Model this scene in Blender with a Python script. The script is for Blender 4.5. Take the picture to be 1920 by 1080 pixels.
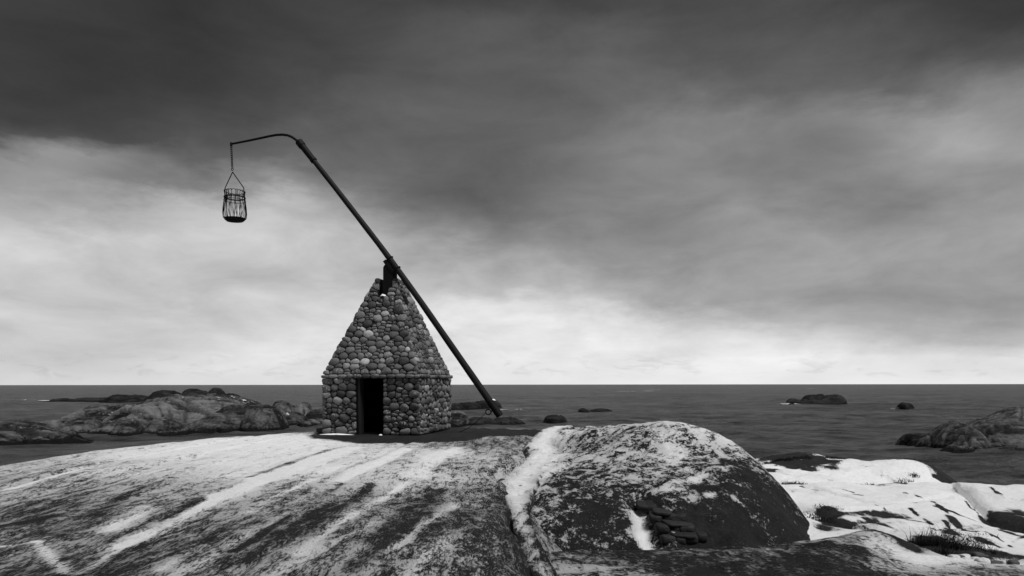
import bpy, bmesh, math, random
import numpy as np
from mathutils import Vector, Matrix

for o in list(bpy.data.objects):
    bpy.data.objects.remove(o, do_unlink=True)
scene = bpy.context.scene
COL = scene.collection
R = math.radians

# ------------------------------------------------------------------ camera
EYE = 4.6                      # metres above the sea
FPX, CX, HY = 1280.0, 960.0, 721.0   # focal length and horizon of a 24 mm lens
cam_d = bpy.data.cameras.new('camera')
cam_d.lens = 24; cam_d.sensor_width = 36
cam_d.shift_y = (HY - 540) / 1920.0
cam_d.clip_start = 0.1; cam_d.clip_end = 200000
cam = bpy.data.objects.new('camera', cam_d); COL.objects.link(cam)
cam.location = (0, 0, EYE)
cam.rotation_euler = (R(90), R(0.06), 0)
scene.camera = cam

# ------------------------------------------------------------------ exposure
vs = scene.view_settings
vs.view_transform = 'Standard'; vs.look = 'None'; vs.gamma = 1; vs.use_curve_mapping = False
EXPO = 1.32
vs.exposure = EXPO
scene.cycles.use_denoising = True
scene.cycles.denoising_input_passes = 'RGB_ALBEDO_NORMAL'
scene.cycles.denoising_prefilter = 'ACCURATE'
scene.render.filter_size = 1.15

# ------------------------------------------------------------------ sun (soft, through overcast)
SUN_EL, SUN_AZ = 62.0, 128.0      # azimuth clockwise from +Y (into the picture)
sun_d = bpy.data.lights.new('sun', 'SUN'); sun_d.energy = 1.5; sun_d.angle = R(24)
sun_d.color = (1, 1, 1)
sun = bpy.data.objects.new('sun', sun_d); COL.objects.link(sun)
sd = Vector((math.sin(R(SUN_AZ)) * math.cos(R(SUN_EL)), math.cos(R(SUN_AZ)) * math.cos(R(SUN_EL)), math.sin(R(SUN_EL))))
sun.rotation_euler = (-sd).to_track_quat('-Z', 'Y').to_euler()
sun.location = (0, 0, 60)


def lin(s):
    s /= 255.0
    return s / 12.92 if s <= 0.04045 else ((s + 0.055) / 1.055) ** 2.4


class NB:
    """small node builder"""
    def __init__(self, tree):
        self.t = tree; self.n = tree.nodes; self.l = tree.links

    def node(self, typ, **kw):
        nd = self.n.new(typ)
        for k, v in kw.items():
            setattr(nd, k, v)
        return nd

    def put(self, sock, v):
        if isinstance(v, bpy.types.NodeSocket):
            self.l.new(v, sock)
        elif v is not None:
            sock.default_value = v

    def math(self, op, a, b=None, c=None, clamp=False):
        nd = self.node('ShaderNodeMath', operation=op, use_clamp=clamp)
        self.put(nd.inputs[0], a); self.put(nd.inputs[1], b); self.put(nd.inputs[2], c)
        return nd.outputs[0]

    def maprange(self, v, a, b, c=0.0, d=1.0, interp='LINEAR'):
        nd = self.node('ShaderNodeMapRange', interpolation_type=interp)
        for s, x in zip(nd.inputs[:5], (v, a, b, c, d)):
            self.put(s, x)
        return nd.outputs[0]

    def mapping(self, vec, loc=(0, 0, 0), rot=(0, 0, 0), scale=(1, 1, 1)):
        nd = self.node('ShaderNodeMapping')
        self.put(nd.inputs[0], vec)
        nd.inputs[1].default_value = loc; nd.inputs[2].default_value = rot; nd.inputs[3].default_value = scale
        return nd.outputs[0]

    def noise(self, vec, scale, detail=4, rough=0.55, dist=0.0, color=False):
        nd = self.node('ShaderNodeTexNoise')
        self.put(nd.inputs['Vector'], vec)
        nd.inputs['Scale'].default_value = scale; nd.inputs['Detail'].default_value = detail
        nd.inputs['Roughness'].default_value = rough; nd.inputs['Distortion'].default_value = dist
        return nd.outputs['Color' if color else 'Fac']

    def mix(self, f, a, b):
        """mix of two greys or colours"""
        nd = self.node('ShaderNodeMix', data_type='RGBA')
        self.put(nd.inputs[0], f); self.put(nd.inputs[6], g3(a)); self.put(nd.inputs[7], g3(b))
        return nd.outputs[2]

    def mixf(self, f, a, b):
        nd = self.node('ShaderNodeMix', data_type='FLOAT')
        self.put(nd.inputs[0], f); self.put(nd.inputs[2], a); self.put(nd.inputs[3], b)
        return nd.outputs[0]


def g3(v):
    return (v, v, v, 1) if isinstance(v, (int, float)) else v


# ------------------------------------------------------------------ world: heavy overcast, brighter along the horizon
world = bpy.data.worlds.new('World'); scene.world = world; world.use_nodes = True
SKY_STRENGTH = 0.1
SKY_X = [120 * i for i in range(17)]
SKY = [  # (row of the picture, brightness of the cloud cover along the azimuth)
    (0,   [66, 62, 58, 58, 60, 62, 64, 68, 70, 70, 70, 72, 72, 72, 70, 64, 58]),
    (60,  [60, 58, 57, 58, 62, 68, 74, 80, 86, 88, 82, 80, 80, 84, 82, 74, 72]),
    (110, [60, 58, 57, 60, 64, 70, 78, 86, 93, 95, 90, 88, 88, 92, 90, 86, 92]),
    (170, [62, 60, 60, 64, 68, 78, 86, 92, 94, 96, 102, 108, 106, 104, 104, 112, 132]),
    (220, [66, 64, 66, 70, 76, 88, 92, 94, 96, 102, 120, 132, 124, 122, 144, 156, 140]),
    (260, [84, 82, 74, 76, 90, 98, 98, 96, 96, 104, 132, 128, 116, 118, 144, 164, 150]),
    (300, [142, 156, 116, 88, 98, 104, 102, 98, 97, 114, 142, 128, 119, 120, 136, 158, 157]),
    (345, [158, 148, 124, 126, 144, 130, 108, 102, 101, 116, 136, 132, 126, 122, 130, 150, 154]),
    (390, [186, 164, 160, 190, 208, 172, 126, 114, 111, 123, 132, 145, 144, 135, 146, 154, 156]),
    (440, [203, 199, 194, 198, 205, 196, 164, 138, 131, 137, 140, 146, 155, 157, 158, 158, 158]),
    (490, [203, 201, 198, 196, 197, 194, 186, 172, 164, 152, 147, 150, 159, 161, 160, 158, 156]),
    (530, [204, 201, 198, 195, 194, 195, 192, 186, 181, 174, 166, 159, 160, 160, 158, 156, 152]),
    (565, [204, 200, 197, 194, 195, 200, 206, 217, 224, 206, 178, 162, 158, 153, 150, 147, 145]),
    (600, [202, 200, 197, 196, 200, 213, 221, 229, 239, 240, 226, 198, 176, 164, 162, 161, 157]),
    (640, [202, 198, 196, 198, 204, 215, 219, 222, 228, 230, 233, 232, 220, 205, 193, 189, 185]),
    (670, [206, 202, 200, 206, 221, 220, 220, 219, 224, 228, 230, 234, 238, 238, 228, 226, 233]),
    (695, [212, 211, 212, 216, 220, 219, 222, 224, 228, 230, 231, 233, 234, 236, 233, 229, 227]),
    (716, [216, 217, 217, 219, 220, 220, 222, 226, 230, 232, 234, 236, 238, 238, 238, 236, 236]),
]


def build_world():
    nt = world.node_tree; nt.nodes.clear(); b = NB(nt)
    tc = b.node('ShaderNodeTexCoord')
    d = tc.outputs['Generated']
    sp = b.node('ShaderNodeSeparateXYZ'); b.put(sp.inputs[0], d)
    x, y, z = sp.outputs
    hyp = b.math('SQRT', b.math('ADD', b.math('MULTIPLY', x, x), b.math('MULTIPLY', y, y)))
    az = b.math('ARCTAN2', x, y)
    v = b.math('DIVIDE', z, b.math('MAXIMUM', b.math('MAXIMUM', y, b.math('MULTIPLY', hyp, 0.6)), 0.02))
    # cloud deck coordinates: the direction meets a level layer
    zz = b.math('ADD', b.math('MAXIMUM', z, 0.0), 0.10)
    cb = b.node('ShaderNodeCombineXYZ')
    b.put(cb.inputs[0], b.math('DIVIDE', x, zz)); b.put(cb.inputs[1], b.math('DIVIDE', y, zz))
    deck = cb.outputs[0]
    stretched = b.mapping(d, scale=(1.0, 1.0, 2.6))
    w1 = b.noise(stretched, 3.2, 4, 0.5)
    w2 = b.noise(b.mapping(stretched, loc=(7, 3, 5)), 3.2, 4, 0.5)
    w3 = b.noise(b.mapping(stretched, loc=(2, 9, 1)), 11, 6, 0.6)
    amt = b.maprange(v, 0.0, 0.16, 0.12, 1.0)
    az2 = b.math('ADD', az, b.math('MULTIPLY', b.math('SUBTRACT', w1, 0.5), 0.16))
    dv = b.math('ADD', b.math('MULTIPLY', b.math('SUBTRACT', w2, 0.5), 0.07),
                b.math('MULTIPLY', b.math('SUBTRACT', w3, 0.5), 0.08))
    v2 = b.math('ADD', v, b.math('MULTIPLY', dv, amt))
    fac = b.math('ADD', b.math('DIVIDE', az2, 2 * math.pi), 0.5)
    # rows of the cloud cover from the horizon up
    cur = None; prev = None
    for py, vals in reversed(SKY):
        el = (HY - py) / FPX
        ramp = b.node('ShaderNodeValToRGB'); cr = ramp.color_ramp; cr.interpolation = 'B_SPLINE'
        mean = sum(vals) / len(vals)
        stops = [((math.atan((px - CX) / FPX)) / (2 * math.pi) + 0.5, val) for px, val in zip(SKY_X, vals)]
        stops = [(0.0, mean), (0.30, 0.5 * (mean + vals[0]))] + stops + [(0.70, 0.5 * (mean + vals[-1])), (1.0, mean)]
        while len(cr.elements) < len(stops):
            cr.elements.new(0.5)
        for e, (p, val) in zip(cr.elements, stops):
            e.position = p
        for e, (p, val) in zip(cr.elements, stops):
            e.position = p; c = lin(val); e.color = (c, c, c, 1)
        b.put(ramp.inputs[0], fac)
        if cur is None:
            cur = ramp.outputs[0]
        else:
            cur = b.mix(b.maprange(v2, prev, el), cur, ramp.outputs[0])
        prev = el
    cur = b.mix(b.maprange(v2, prev, 1.3), cur, lin(78))
    # softer mottling of the cloud deck itself
    m1 = b.noise(b.mapping(deck, scale=(0.55, 0.42, 1)), 1.0, 7, 0.55, 0.4)
    m2 = b.noise(b.mapping(stretched, loc=(4, 4, 4)), 6.0, 8, 0.58, 0.35)
    mot = b.math('ADD', b.math('MULTIPLY', b.math('SUBTRACT', m1, 0.5), 0.55), b.math('MULTIPLY', b.math('SUBTRACT', m2, 0.5), 0.95))
    mot = b.math('MULTIPLY', mot, b.maprange(v, 0.0, 0.08, 0.25, 1.0))
    # small ragged clouds low on the horizon
    m3 = b.noise(b.mapping(d, scale=(1, 1, 3.4)), 26, 5, 0.6, 0.6)
    low = b.math('MULTIPLY', b.maprange(v, 0.004, 0.016), b.maprange(v, 0.034, 0.055, 1, 0))
    mot = b.math('ADD', mot, b.math('MULTIPLY', b.math('MULTIPLY', b.maprange(m3, 0.54, 0.66), low), -0.10))
    gain = b.math('ADD', mot, 1.0)
    mul = b.node('ShaderNodeVectorMath', operation='SCALE')
    b.put(mul.inputs[0], cur)
    b.put(mul.inputs['Scale'], b.math('MULTIPLY', gain, 1.0 / SKY_STRENGTH / 2 ** EXPO))
    # the daylight that filters through the deck, colourless as in the photograph
    sky = b.node('ShaderNodeTexSky', sky_type='NISHITA', sun_disc=False)
    sky.sun_elevation = R(SUN_EL); sky.sun_rotation = R(SUN_AZ)
    bw = b.node('ShaderNodeRGBToBW'); b.put(bw.inputs[0], sky.outputs[0])
    add = b.node('ShaderNodeVectorMath', operation='ADD')
    b.put(add.inputs[0], mul.outputs[0])
    cbw = b.node('ShaderNodeCombineXYZ')
    f = b.math('MULTIPLY', bw.outputs[0], 0.004)
    for i in range(3):
        b.put(cbw.inputs[i], f)
    b.put(add.inputs[1], cbw.outputs[0])
    bg = b.node('ShaderNodeBackground'); b.put(bg.inputs[0], add.outputs[0]); bg.inputs[1].default_value = SKY_STRENGTH
    out = b.node('ShaderNodeOutputWorld'); b.l.new(bg.outputs[0], out.inputs[0])


build_world()

# ------------------------------------------------------------------ helpers
def W(px, py, D):
    """a point D metres into the picture that the photograph shows at (px, py)"""
    return np.array([(px - CX) / FPX * D, D, EYE - (py - HY) / FPX * D])


def hash3(i, j, k, seed):
    h = (i * 374761393 + j * 668265263 + k * 2147483647 + seed * 974711) & 0xffffffff
    h = ((h ^ (h >> 13)) * 1274126177) & 0xffffffff
    return ((h ^ (h >> 16)) & 0xffff) / 65535.0


def vnoise(x, y, z=0.0, seed=0):
    x = np.asarray(x, float); y = np.asarray(y, float); z = np.broadcast_to(np.asarray(z, float), x.shape)
    xi, yi, zi = np.floor(x).astype(np.int64), np.floor(y).astype(np.int64), np.floor(z).astype(np.int64)
    fx, fy, fz = x - xi, y - yi, z - zi
    s = lambda t: t * t * t * (t * (t * 6 - 15) + 10)
    u, v, w = s(fx), s(fy), s(fz)
    def h(a, b_, c): return hash3(xi + a, yi + b_, zi + c, seed)
    l = lambda a, b_, t: a + (b_ - a) * t
    return 2 * l(l(l(h(0, 0, 0), h(1, 0, 0), u), l(h(0, 1, 0), h(1, 1, 0), u), v),
                 l(l(h(0, 0, 1), h(1, 0, 1), u), l(h(0, 1, 1), h(1, 1, 1), u), v), w) - 1


def fbm(x, y, z=0.0, octv=5, seed=0, gain=0.5, lac=2.03):
    a, t, n = 1.0, 0.0, 0.0
    for o in range(octv):
        t = t + a * vnoise(x, y, z, seed + o * 17); n += a
        x, y, z = x * lac + 3.1, y * lac + 1.7, np.asarray(z) * lac + 5.3; a *= gain
    return t / n


def ridged(x, y, z=0.0, octv=4, seed=0):
    a, t, n = 1.0, 0.0, 0.0
    for o in range(octv):
        t = t + a * (1 - np.abs(vnoise(x, y, z, seed + o * 13))); n += a
        x, y, z = x * 2.1, y * 2.1, np.asarray(z) * 2.1; a *= 0.5
    return t / n


def blocks(x, y, seed):
    """fractured rock: per-block offset with tilt, and the distance to the joints"""
    xi, yi = np.floor(x).astype(np.int64), np.floor(y).astype(np.int64)
    f1 = np.full(x.shape, 9.0); f2 = np.full(x.shape, 9.0); off = np.zeros(x.shape)
    for dx in (-1, 0, 1):
        for dy in (-1, 0, 1):
            a, c = xi + dx, yi + dy
            px = a + hash3(a, c, 0 * a, seed); py = c + hash3(a, c, 0 * a + 1, seed)
            d = np.hypot(x - px, y - py)
            z = hash3(a, c, 0 * a + 2, seed) - .5 + (x - px) * (hash3(a, c, 0 * a + 3, seed) - .5) * .9 + (y - py) * (hash3(a, c, 0 * a + 4, seed) - .65) * .9
            m = d < f1
            f2 = np.where(m, f1, np.minimum(f2, d)); off = np.where(m, z, off); f1 = np.where(m, d, f1)
    return off, f2 - f1


def sstep(a, b, x):
    t = np.clip((x - a) / (b - a), 0, 1)
    return t * t * (3 - 2 * t)


def tps(points):
    """smooth surface z(x, y) through scattered points"""
    P = np.array(points, float); n = len(P)
    def U(r2): return np.where(r2 > 1e-12, r2 * np.log(np.maximum(r2, 1e-12)), 0)
    d2 = ((P[:, None, :2] - P[None, :, :2]) ** 2).sum(-1)
    A = np.zeros((n + 3, n + 3)); A[:n, :n] = U(d2) + np.eye(n) * 0.02
    A[:n, n] = 1; A[:n, n + 1:] = P[:, :2]; A[n, :n] = 1; A[n + 1:, :n] = P[:, :2].T
    w = np.linalg.solve(A, np.concatenate([P[:, 2], [0, 0, 0]]))
    def f(x, y):
        z = w[n] + w[n + 1] * x + w[n + 2] * y
        for i in range(n):
            z = z + w[i] * U((x - P[i, 0]) ** 2 + (y - P[i, 1]) ** 2)
        return z
    return f


def shepard(points, radius=1.0):
    P = np.array(points, float)
    def f(x, y):
        num = 0; den = 1e-9
        for i in range(len(P)):
            w = 1.0 / (((x - P[i, 0]) ** 2 + (y - P[i, 1]) ** 2) + radius * 0.15) ** 1.5
            num = num + w * P[i, 2]; den = den + w
        return num / den
    return f


def seg_dist(x, y, line):
    """distance to a polyline and the running fraction along it"""
    best = np.full(np.shape(x), 1e9); frac = np.zeros(np.shape(x)); side = np.zeros(np.shape(x))
    n = len(line) - 1
    for i in range(n):
        ax, ay = line[i][:2]; bx, by = line[i + 1][:2]
        dx, dy = bx - ax, by - ay; L2 = dx * dx + dy * dy
        t = np.clip(((x - ax) * dx + (y - ay) * dy) / L2, 0, 1)
        d = np.hypot(x - ax - t * dx, y - ay - t * dy)
        m = d < best
        best = np.where(m, d, best); frac = np.where(m, (i + t) / n, frac)
        side = np.where(m, np.sign(dx * (y - ay) - dy * (x - ax)), side)
    return best, frac, side


def raw_mesh(name, V, F4, smooth=True, attrs=None):
    V = np.ascontiguousarray(V, dtype=np.float32).reshape(-1, 3); F4 = np.ascontiguousarray(F4, dtype=np.int32)
    k = F4.shape[1]
    me = bpy.data.meshes.new(name)
    me.vertices.add(len(V)); me.vertices.foreach_set('co', V.ravel())
    me.loops.add(F4.size); me.loops.foreach_set('vertex_index', F4.ravel())
    me.polygons.add(len(F4))
    me.polygons.foreach_set('loop_start', np.arange(0, F4.size, k, dtype=np.int32))
    me.polygons.foreach_set('loop_total', np.full(len(F4), k, dtype=np.int32))
    if smooth:
        me.polygons.foreach_set('use_smooth', np.ones(len(F4), dtype=bool))
    for an, vals in (attrs or {}).items():
        a = me.attributes.new(an, 'FLOAT', 'POINT')
        a.data.foreach_set('value', np.ascontiguousarray(vals, dtype=np.float32).ravel())
    me.update(calc_edges=True); me.validate()
    return me


def grid_faces(n, m, keep=None):
    i, j = np.meshgrid(np.arange(n - 1), np.arange(m - 1), indexing='ij')
    a = i * m + j
    F = np.stack([a, a + m, a + m + 1, a + 1], -1).reshape(-1, 4)
    if keep is not None:
        F = F[keep.reshape(-1)[F].any(1)]
    return F


def compact(V, F, attrs):
    used = np.zeros(len(V), bool); used[F.ravel()] = True
    idx = np.cumsum(used) - 1
    return V[used], idx[F], {k: v.ravel()[used] for k, v in attrs.items()}


def link(name, me, mat=None, parent=None, **props):
    o = bpy.data.objects.new(name, me); COL.objects.link(o)
    if mat is not None and me is not None:
        me.materials.append(mat)
    if parent is not None:
        o.parent = parent
    for k, v in props.items():
        o[k] = v
    return o


def field(name, x0, x1, y0, y1, step, zf, mat, keepf=None, attrs_f=None, **props):
    """a sheet of ground z(x, y)"""
    xs = np.arange(x0, x1 + step, step); ys = np.arange(y0, y1 + step, step)
    X, Y = np.meshgrid(xs, ys, indexing='ij')
    Z = zf(X, Y)
    V = np.stack([X, Y, Z], -1).reshape(-1, 3)
    keep = keepf(X, Y, Z) if keepf is not None else None
    F = grid_faces(len(xs), len(ys), keep)
    at = {k: f(X, Y, Z) for k, f in (attrs_f or {}).items()}
    V, F, at = compact(V, F, at)
    return link(name, raw_mesh(name, V, F, True, at), mat, **props)


class MB:
    """collects rings, boxes and tubes into one mesh"""
    def __init__(self):
        self.v = []; self.f = []

    def add(self, V, F):
        k = len(self.v); self.v += [tuple(p) for p in V]; self.f += [tuple(i + k for i in f) for f in F]

    def tube(self, pts, rad, sides=8, caps=True, closed=False):
        pts = [Vector(p) for p in pts]; n = len(pts)
        rads = rad if isinstance(rad, (list, tuple)) else [rad] * n
        V, F = [], []; up = None
        for i, p in enumerate(pts):
            if closed:
                t = (pts[(i + 1) % n] - pts[i - 1]).normalized()
            else:
                t = (pts[min(i + 1, n - 1)] - pts[max(i - 1, 0)]).normalized()
            if up is None:
                up = Vector((0, 0, 1)) if abs(t.z) < 0.9 else Vector((0, 1, 0))
            a = t.cross(up).normalized(); up = a.cross(t).normalized()
            for k in range(sides):
                an = 2 * math.pi * k / sides
                V.append(p + (a * math.cos(an) + up * math.sin(an)) * rads[i])
        for i in range(n if closed else n - 1):
            for k in range(sides):
                j = (i + 1) % n
                F.append((i * sides + k, i * sides + (k + 1) % sides, j * sides + (k + 1) % sides, j * sides + k))
        if caps and not closed:
            F.append(tuple(range(sides - 1, -1, -1))); F.append(tuple((n - 1) * sides + k for k in range(sides)))
        self.add(V, F); return self

    def box(self, c, u, v, w):
        """centre and three half-axis vectors"""
        c, u, v, w = Vector(c), Vector(u), Vector(v), Vector(w)
        V = [c + u * a + v * b_ + w * d for a in (-1, 1) for b_ in (-1, 1) for d in (-1, 1)]
        F = [(0, 1, 3, 2), (4, 6, 7, 5), (0, 4, 5, 1), (2, 3, 7, 6), (0, 2, 6, 4), (1, 5, 7, 3)]
        self.add(V, F); return self

    def prism(self, poly, off):
        off = Vector(off); n = len(poly)
        V = [Vector(p) for p in poly] + [Vector(p) + off for p in poly]
        F = [tuple(range(n - 1, -1, -1)), tuple(range(n, 2 * n))] + [(i, (i + 1) % n, n + (i + 1) % n, n + i) for i in range(n)]
        self.add(V, F); return self

    def mesh(self, name, smooth=True, bevel=0.0):
        me = bpy.data.meshes.new(name); me.from_pydata(self.v, [], self.f)
        bm = bmesh.new(); bm.from_mesh(me)
        bmesh.ops.recalc_face_normals(bm, faces=bm.faces)
        if bevel:
            bmesh.ops.bevel(bm, geom=[e for e in bm.edges if e.calc_face_angle(0) > 0.6], offset=bevel, segments=2, affect='EDGES', profile=0.6)
        for f in bm.faces:
            f.smooth = smooth
        if smooth:
            for e in bm.edges:
                if e.calc_face_angle(0) > 0.7:
                    e.smooth = False
        bm.to_mesh(me); bm.free(); me.update()
        return me

    def build(self, name, mat, parent=None, smooth=True, bevel=0.0, **props):
        return link(name, self.mesh(name, smooth, bevel), mat, parent, **props)


# ------------------------------------------------------------------ materials
def new_mat(name):
    m = bpy.data.materials.new(name); m.use_nodes = True
    b = NB(m.node_tree); p = m.node_tree.nodes['Principled BSDF']
    tc = b.node('ShaderNodeTexCoord')
    return m, b, p, tc.outputs['Object']


def bump(b, p, h, strength, dist, prev=None):
    nd = b.node('ShaderNodeBump'); b.put(nd.inputs['Height'], h)
    nd.inputs['Strength'].default_value = strength; nd.inputs['Distance'].default_value = dist
    if prev is not None:
        b.l.new(prev, nd.inputs['Normal'])
    b.l.new(nd.outputs[0], p.inputs['Normal'])
    return nd.outputs[0]


def attr(b, name):
    nd = b.node('ShaderNodeAttribute', attribute_name=name)
    return nd.outputs['Fac']


def slab_mat(name, nscale=(1.6, 0.6, 1.2), streak=(3.2, 0.42, 3.2), rot=-0.05, amp=(0.8, 1.5, 1.7), lo=0.005, hi=0.036, soft=(0.28, 0.56), grain=(2.0, 0.55, 1.5), thin=0.18):
    """bare coastal granite under thin wind-blown snow"""
    m, b, p, oc = new_mat(name)
    snow = attr(b, 'snow')
    st = b.mapping(oc, rot=(0, 0, rot), scale=streak)
    n1 = b.noise(st, 1.0, 6, 0.6, 0.6)
    n2 = b.noise(b.mapping(oc, rot=(0, 0, rot), scale=nscale), 4.5, 8, 0.7, 0.4)
    n3 = b.noise(b.mapping(oc, rot=(0, 0, rot), scale=grain), 22, 4, 0.75, 0.3)
    h = lambda n, a: b.math('MULTIPLY', b.math('SUBTRACT', n, 0.5), a)
    val = b.math('ADD', snow, b.math('ADD', h(n1, amp[0]), b.math('ADD', h(n2, amp[1]), h(n3, amp[2]))))
    mask = b.maprange(val, soft[0], soft[1], 0, 1, 'SMOOTHSTEP')
    # rock: banding, lichen and mineral grain
    r1 = b.noise(b.mapping(oc, rot=(0, 0, rot), scale=(1.6, 0.35, 2.0)), 1.4, 6, 0.6)
    r2 = b.noise(oc, 30, 5, 0.75)
    r3 = b.noise(oc, 3.2, 7, 0.7, 0.5)
    rock = b.math('ADD', b.math('MULTIPLY', r1, 0.3), b.math('ADD', b.math('MULTIPLY', r2, 0.5), b.math('MULTIPLY', r3, 0.4)))
    rock = b.maprange(rock, 0.42, 0.80, lo, hi)
    lich = b.maprange(b.noise(oc, 17, 5, 0.75, 0.8), 0.60, 0.66)
    rock = b.mixf(b.math('MULTIPLY', lich, 0.55), rock, hi * 2.6)
    # a deep cover is white, a dusting greys it, partly as vignette darkening up close
    sv = b.math('MULTIPLY', b.maprange(snow, 0.28, 0.74, thin, 0.92), b.maprange(b.noise(oc, 12, 6, 0.7), 0.3, 0.7, 0.84, 1.0))
    b.put(p.inputs['Base Color'], b.mix(mask, rock, sv))
    b.put(p.inputs['Roughness'], b.mixf(mask, 0.8, 0.6))
    p.inputs['Specular IOR Level'].default_value = 0.1
    hb = b.math('ADD', b.math('MULTIPLY', r2, 0.5), b.math('ADD', b.math('MULTIPLY', r3, 0.9), b.math('MULTIPLY', mask, 0.3)))
    n0 = bump(b, p, hb, 0.9, 0.07)
    bump(b, p, b.math('ADD', n3, b.noise(oc, 70, 4, 0.75)), 0.7, 0.025, n0)
    return m


def shore_mat(name, lo, hi):
    """weathered shore rock, blackened where the sea wets it"""
    m, b, p, oc = new_mat(name)
    r1 = b.noise(b.mapping(oc, scale=(0.5, 0.5, 1.6)), 0.55, 7, 0.6, 0.8)
    r2 = b.noise(oc, 3.0, 7, 0.68, 0.3)
    mus = b.noise(b.mapping(oc, rot=(0.3, 0.2, 0.4), scale=(0.25, 1, 2.2)), 1.1, 6, 0.65, 1.2)
    rock = b.math('ADD', b.math('MULTIPLY', r1, 0.5), b.math('ADD', b.math('MULTIPLY', r2, 0.3), b.math('MULTIPLY', mus, 0.35)))
    rock = b.math('ADD', rock, b.math('MULTIPLY', attr(b, 'tone'), 0.13))
    rock = b.maprange(rock, 0.49, 0.70, lo, hi)
    crack = attr(b, 'crack')
    rock = b.mixf(crack, rock, 0.012)
    sp = b.node('ShaderNodeSeparateXYZ'); b.put(sp.inputs[0], oc)
    wet = b.math('ADD', sp.outputs[2], b.math('MULTIPLY', b.math('SUBTRACT', r2, 0.5), 0.8))
    wm = b.maprange(wet, 0.20, 0.46, 1, 0, 'SMOOTHSTEP')
    rock = b.mixf(wm, rock, 0.005)
    sn = attr(b, 'snow')
    sm = b.maprange(b.math('ADD', sn, b.math('MULTIPLY', b.math('SUBTRACT', r2, 0.5), 1.0)), 0.62, 0.72)
    sm = b.math('MULTIPLY', sm, b.math('SUBTRACT', 1.0, wm))
    b.put(p.inputs['Base Color'], b.mix(sm, rock, 0.62))
    b.put(p.inputs['Roughness'], b.mixf(wm, 0.8, 0.4))
    p.inputs['Specular IOR Level'].default_value = 0.07
    n0 = bump(b, p, b.math('ADD', r2, b.math('MULTIPLY', mus, 0.8)), 0.8, 0.22)
    bump(b, p, b.noise(oc, 12, 5, 0.7), 0.4, 0.05, n0)
    return m


def plain_mat(name, lo, hi, scale=8, rough=0.7, spec=0.3, bmp=0.3, bd=0.01, stretch=(1, 1, 1), metal=0.0):
    m, b, p, oc = new_mat(name)
    n = b.noise(b.mapping(oc, scale=stretch), scale, 6, 0.62, 0.3)
    b.put(p.inputs['Base Color'], b.mix(b.maprange(n, 0.3, 0.7), lo, hi))
    p.inputs['Roughness'].default_value = rough; p.inputs['Specular IOR Level'].default_value = spec
    p.inputs['Metallic'].default_value = metal
    bump(b, p, n, bmp, bd)
    return m


def stone_mat(name):
    """rounded beach stones, each of its own grey"""
    m, b, p, oc = new_mat(name)
    tone = attr(b, 'tone'); sp = attr(b, 'speck')
    n1 = b.noise(oc, 9, 5, 0.6, 0.4); n2 = b.noise(oc, 46, 4, 0.7)
    g = b.math('MULTIPLY', tone, b.math('ADD', 0.55, b.math('ADD', b.math('MULTIPLY', n1, 0.55), b.math('MULTIPLY', n2, 0.45))))
    bl = b.maprange(b.noise(oc, 22, 5, 0.7, 0.6), 0.56, 0.62)
    g = b.mixf(b.math('MULTIPLY', bl, sp), g, 0.5)
    b.put(p.inputs['Base Color'], b.mix(0.0, g, g))
    p.inputs['Roughness'].default_value = 0.75; p.inputs['Specular IOR Level'].default_value = 0.3
    n0 = bump(b, p, n1, 0.4, 0.05)
    bump(b, p, n2, 0.4, 0.01, n0)
    return m


def sea_mat():
    m, b, p, oc = new_mat('sea_water')
    n1 = b.noise(b.mapping(oc, rot=(0, 0, 0.25), scale=(0.6, 1.4, 1)), 0.55, 6, 0.62, 0.3)
    n2 = b.noise(b.mapping(oc, rot=(0, 0, -0.2), scale=(0.8, 1.5, 1)), 2.6, 6, 0.65)
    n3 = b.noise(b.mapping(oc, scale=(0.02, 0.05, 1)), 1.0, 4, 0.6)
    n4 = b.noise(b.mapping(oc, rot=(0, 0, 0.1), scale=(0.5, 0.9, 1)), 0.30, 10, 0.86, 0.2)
    b.put(p.inputs['Base Color'], b.mix(b.maprange(b.math('ADD', n4, b.math('MULTIPLY', n3, .3)), 0.54, 0.78), 0.024, 0.155))  # light and dark of the ripples put into the water colour
    p.inputs['Roughness'].default_value = 0.4; p.inputs['Specular IOR Level'].default_value = 0.2
    p.inputs['IOR'].default_value = 1.33
    n0 = bump(b, p, n1, 1.0, 1.6)
    bump(b, p, n2, 1.0, 0.5, n0)
    return m


M_SLAB = slab_mat('granite_dusted_with_snow')
M_DOME = slab_mat('lichen_granite', nscale=(1.0, .9, 1.2), streak=(1.6, 0.75, 1.6), rot=-0.5, amp=(0.9, 2.2, 1.5), lo=0.004, hi=0.032, grain=(1, .8, 1), soft=(0.26, 0.46), thin=.5)
M_LOW = slab_mat('dark_granite', streak=(1.2, 2.2, 1.2), rot=0.25, amp=(0.9, 1.6, 1.5), lo=0.004, hi=0.030, grain=(.7, 1.4, 1), soft=(.28, .52))
M_SNOWY = slab_mat('granite_under_snow', streak=(0.8, 1.6, 1.0), rot=0.35, amp=(0.8, 1.1, 0.5), lo=0.008, hi=0.04, soft=(0.36, 0.54), thin=.6)
M_GULLY = slab_mat('packed_snow', streak=(2, 1, 2), rot=0.1, amp=(1.0, 1.7, 1.2), lo=0.006, hi=0.04, soft=(0.26, 0.50), thin=.30)
M_SHORE = shore_mat('shore_rock', 0.010, 0.15)
M_SHORE_D = shore_mat('skerry_rock', 0.006, 0.035)
M_STONE = stone_mat('beach_stone')
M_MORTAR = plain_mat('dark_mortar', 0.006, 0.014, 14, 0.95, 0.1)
M_IRON = plain_mat('black_iron', 0.003, 0.007, 20, 0.65, 0.15)
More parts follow.
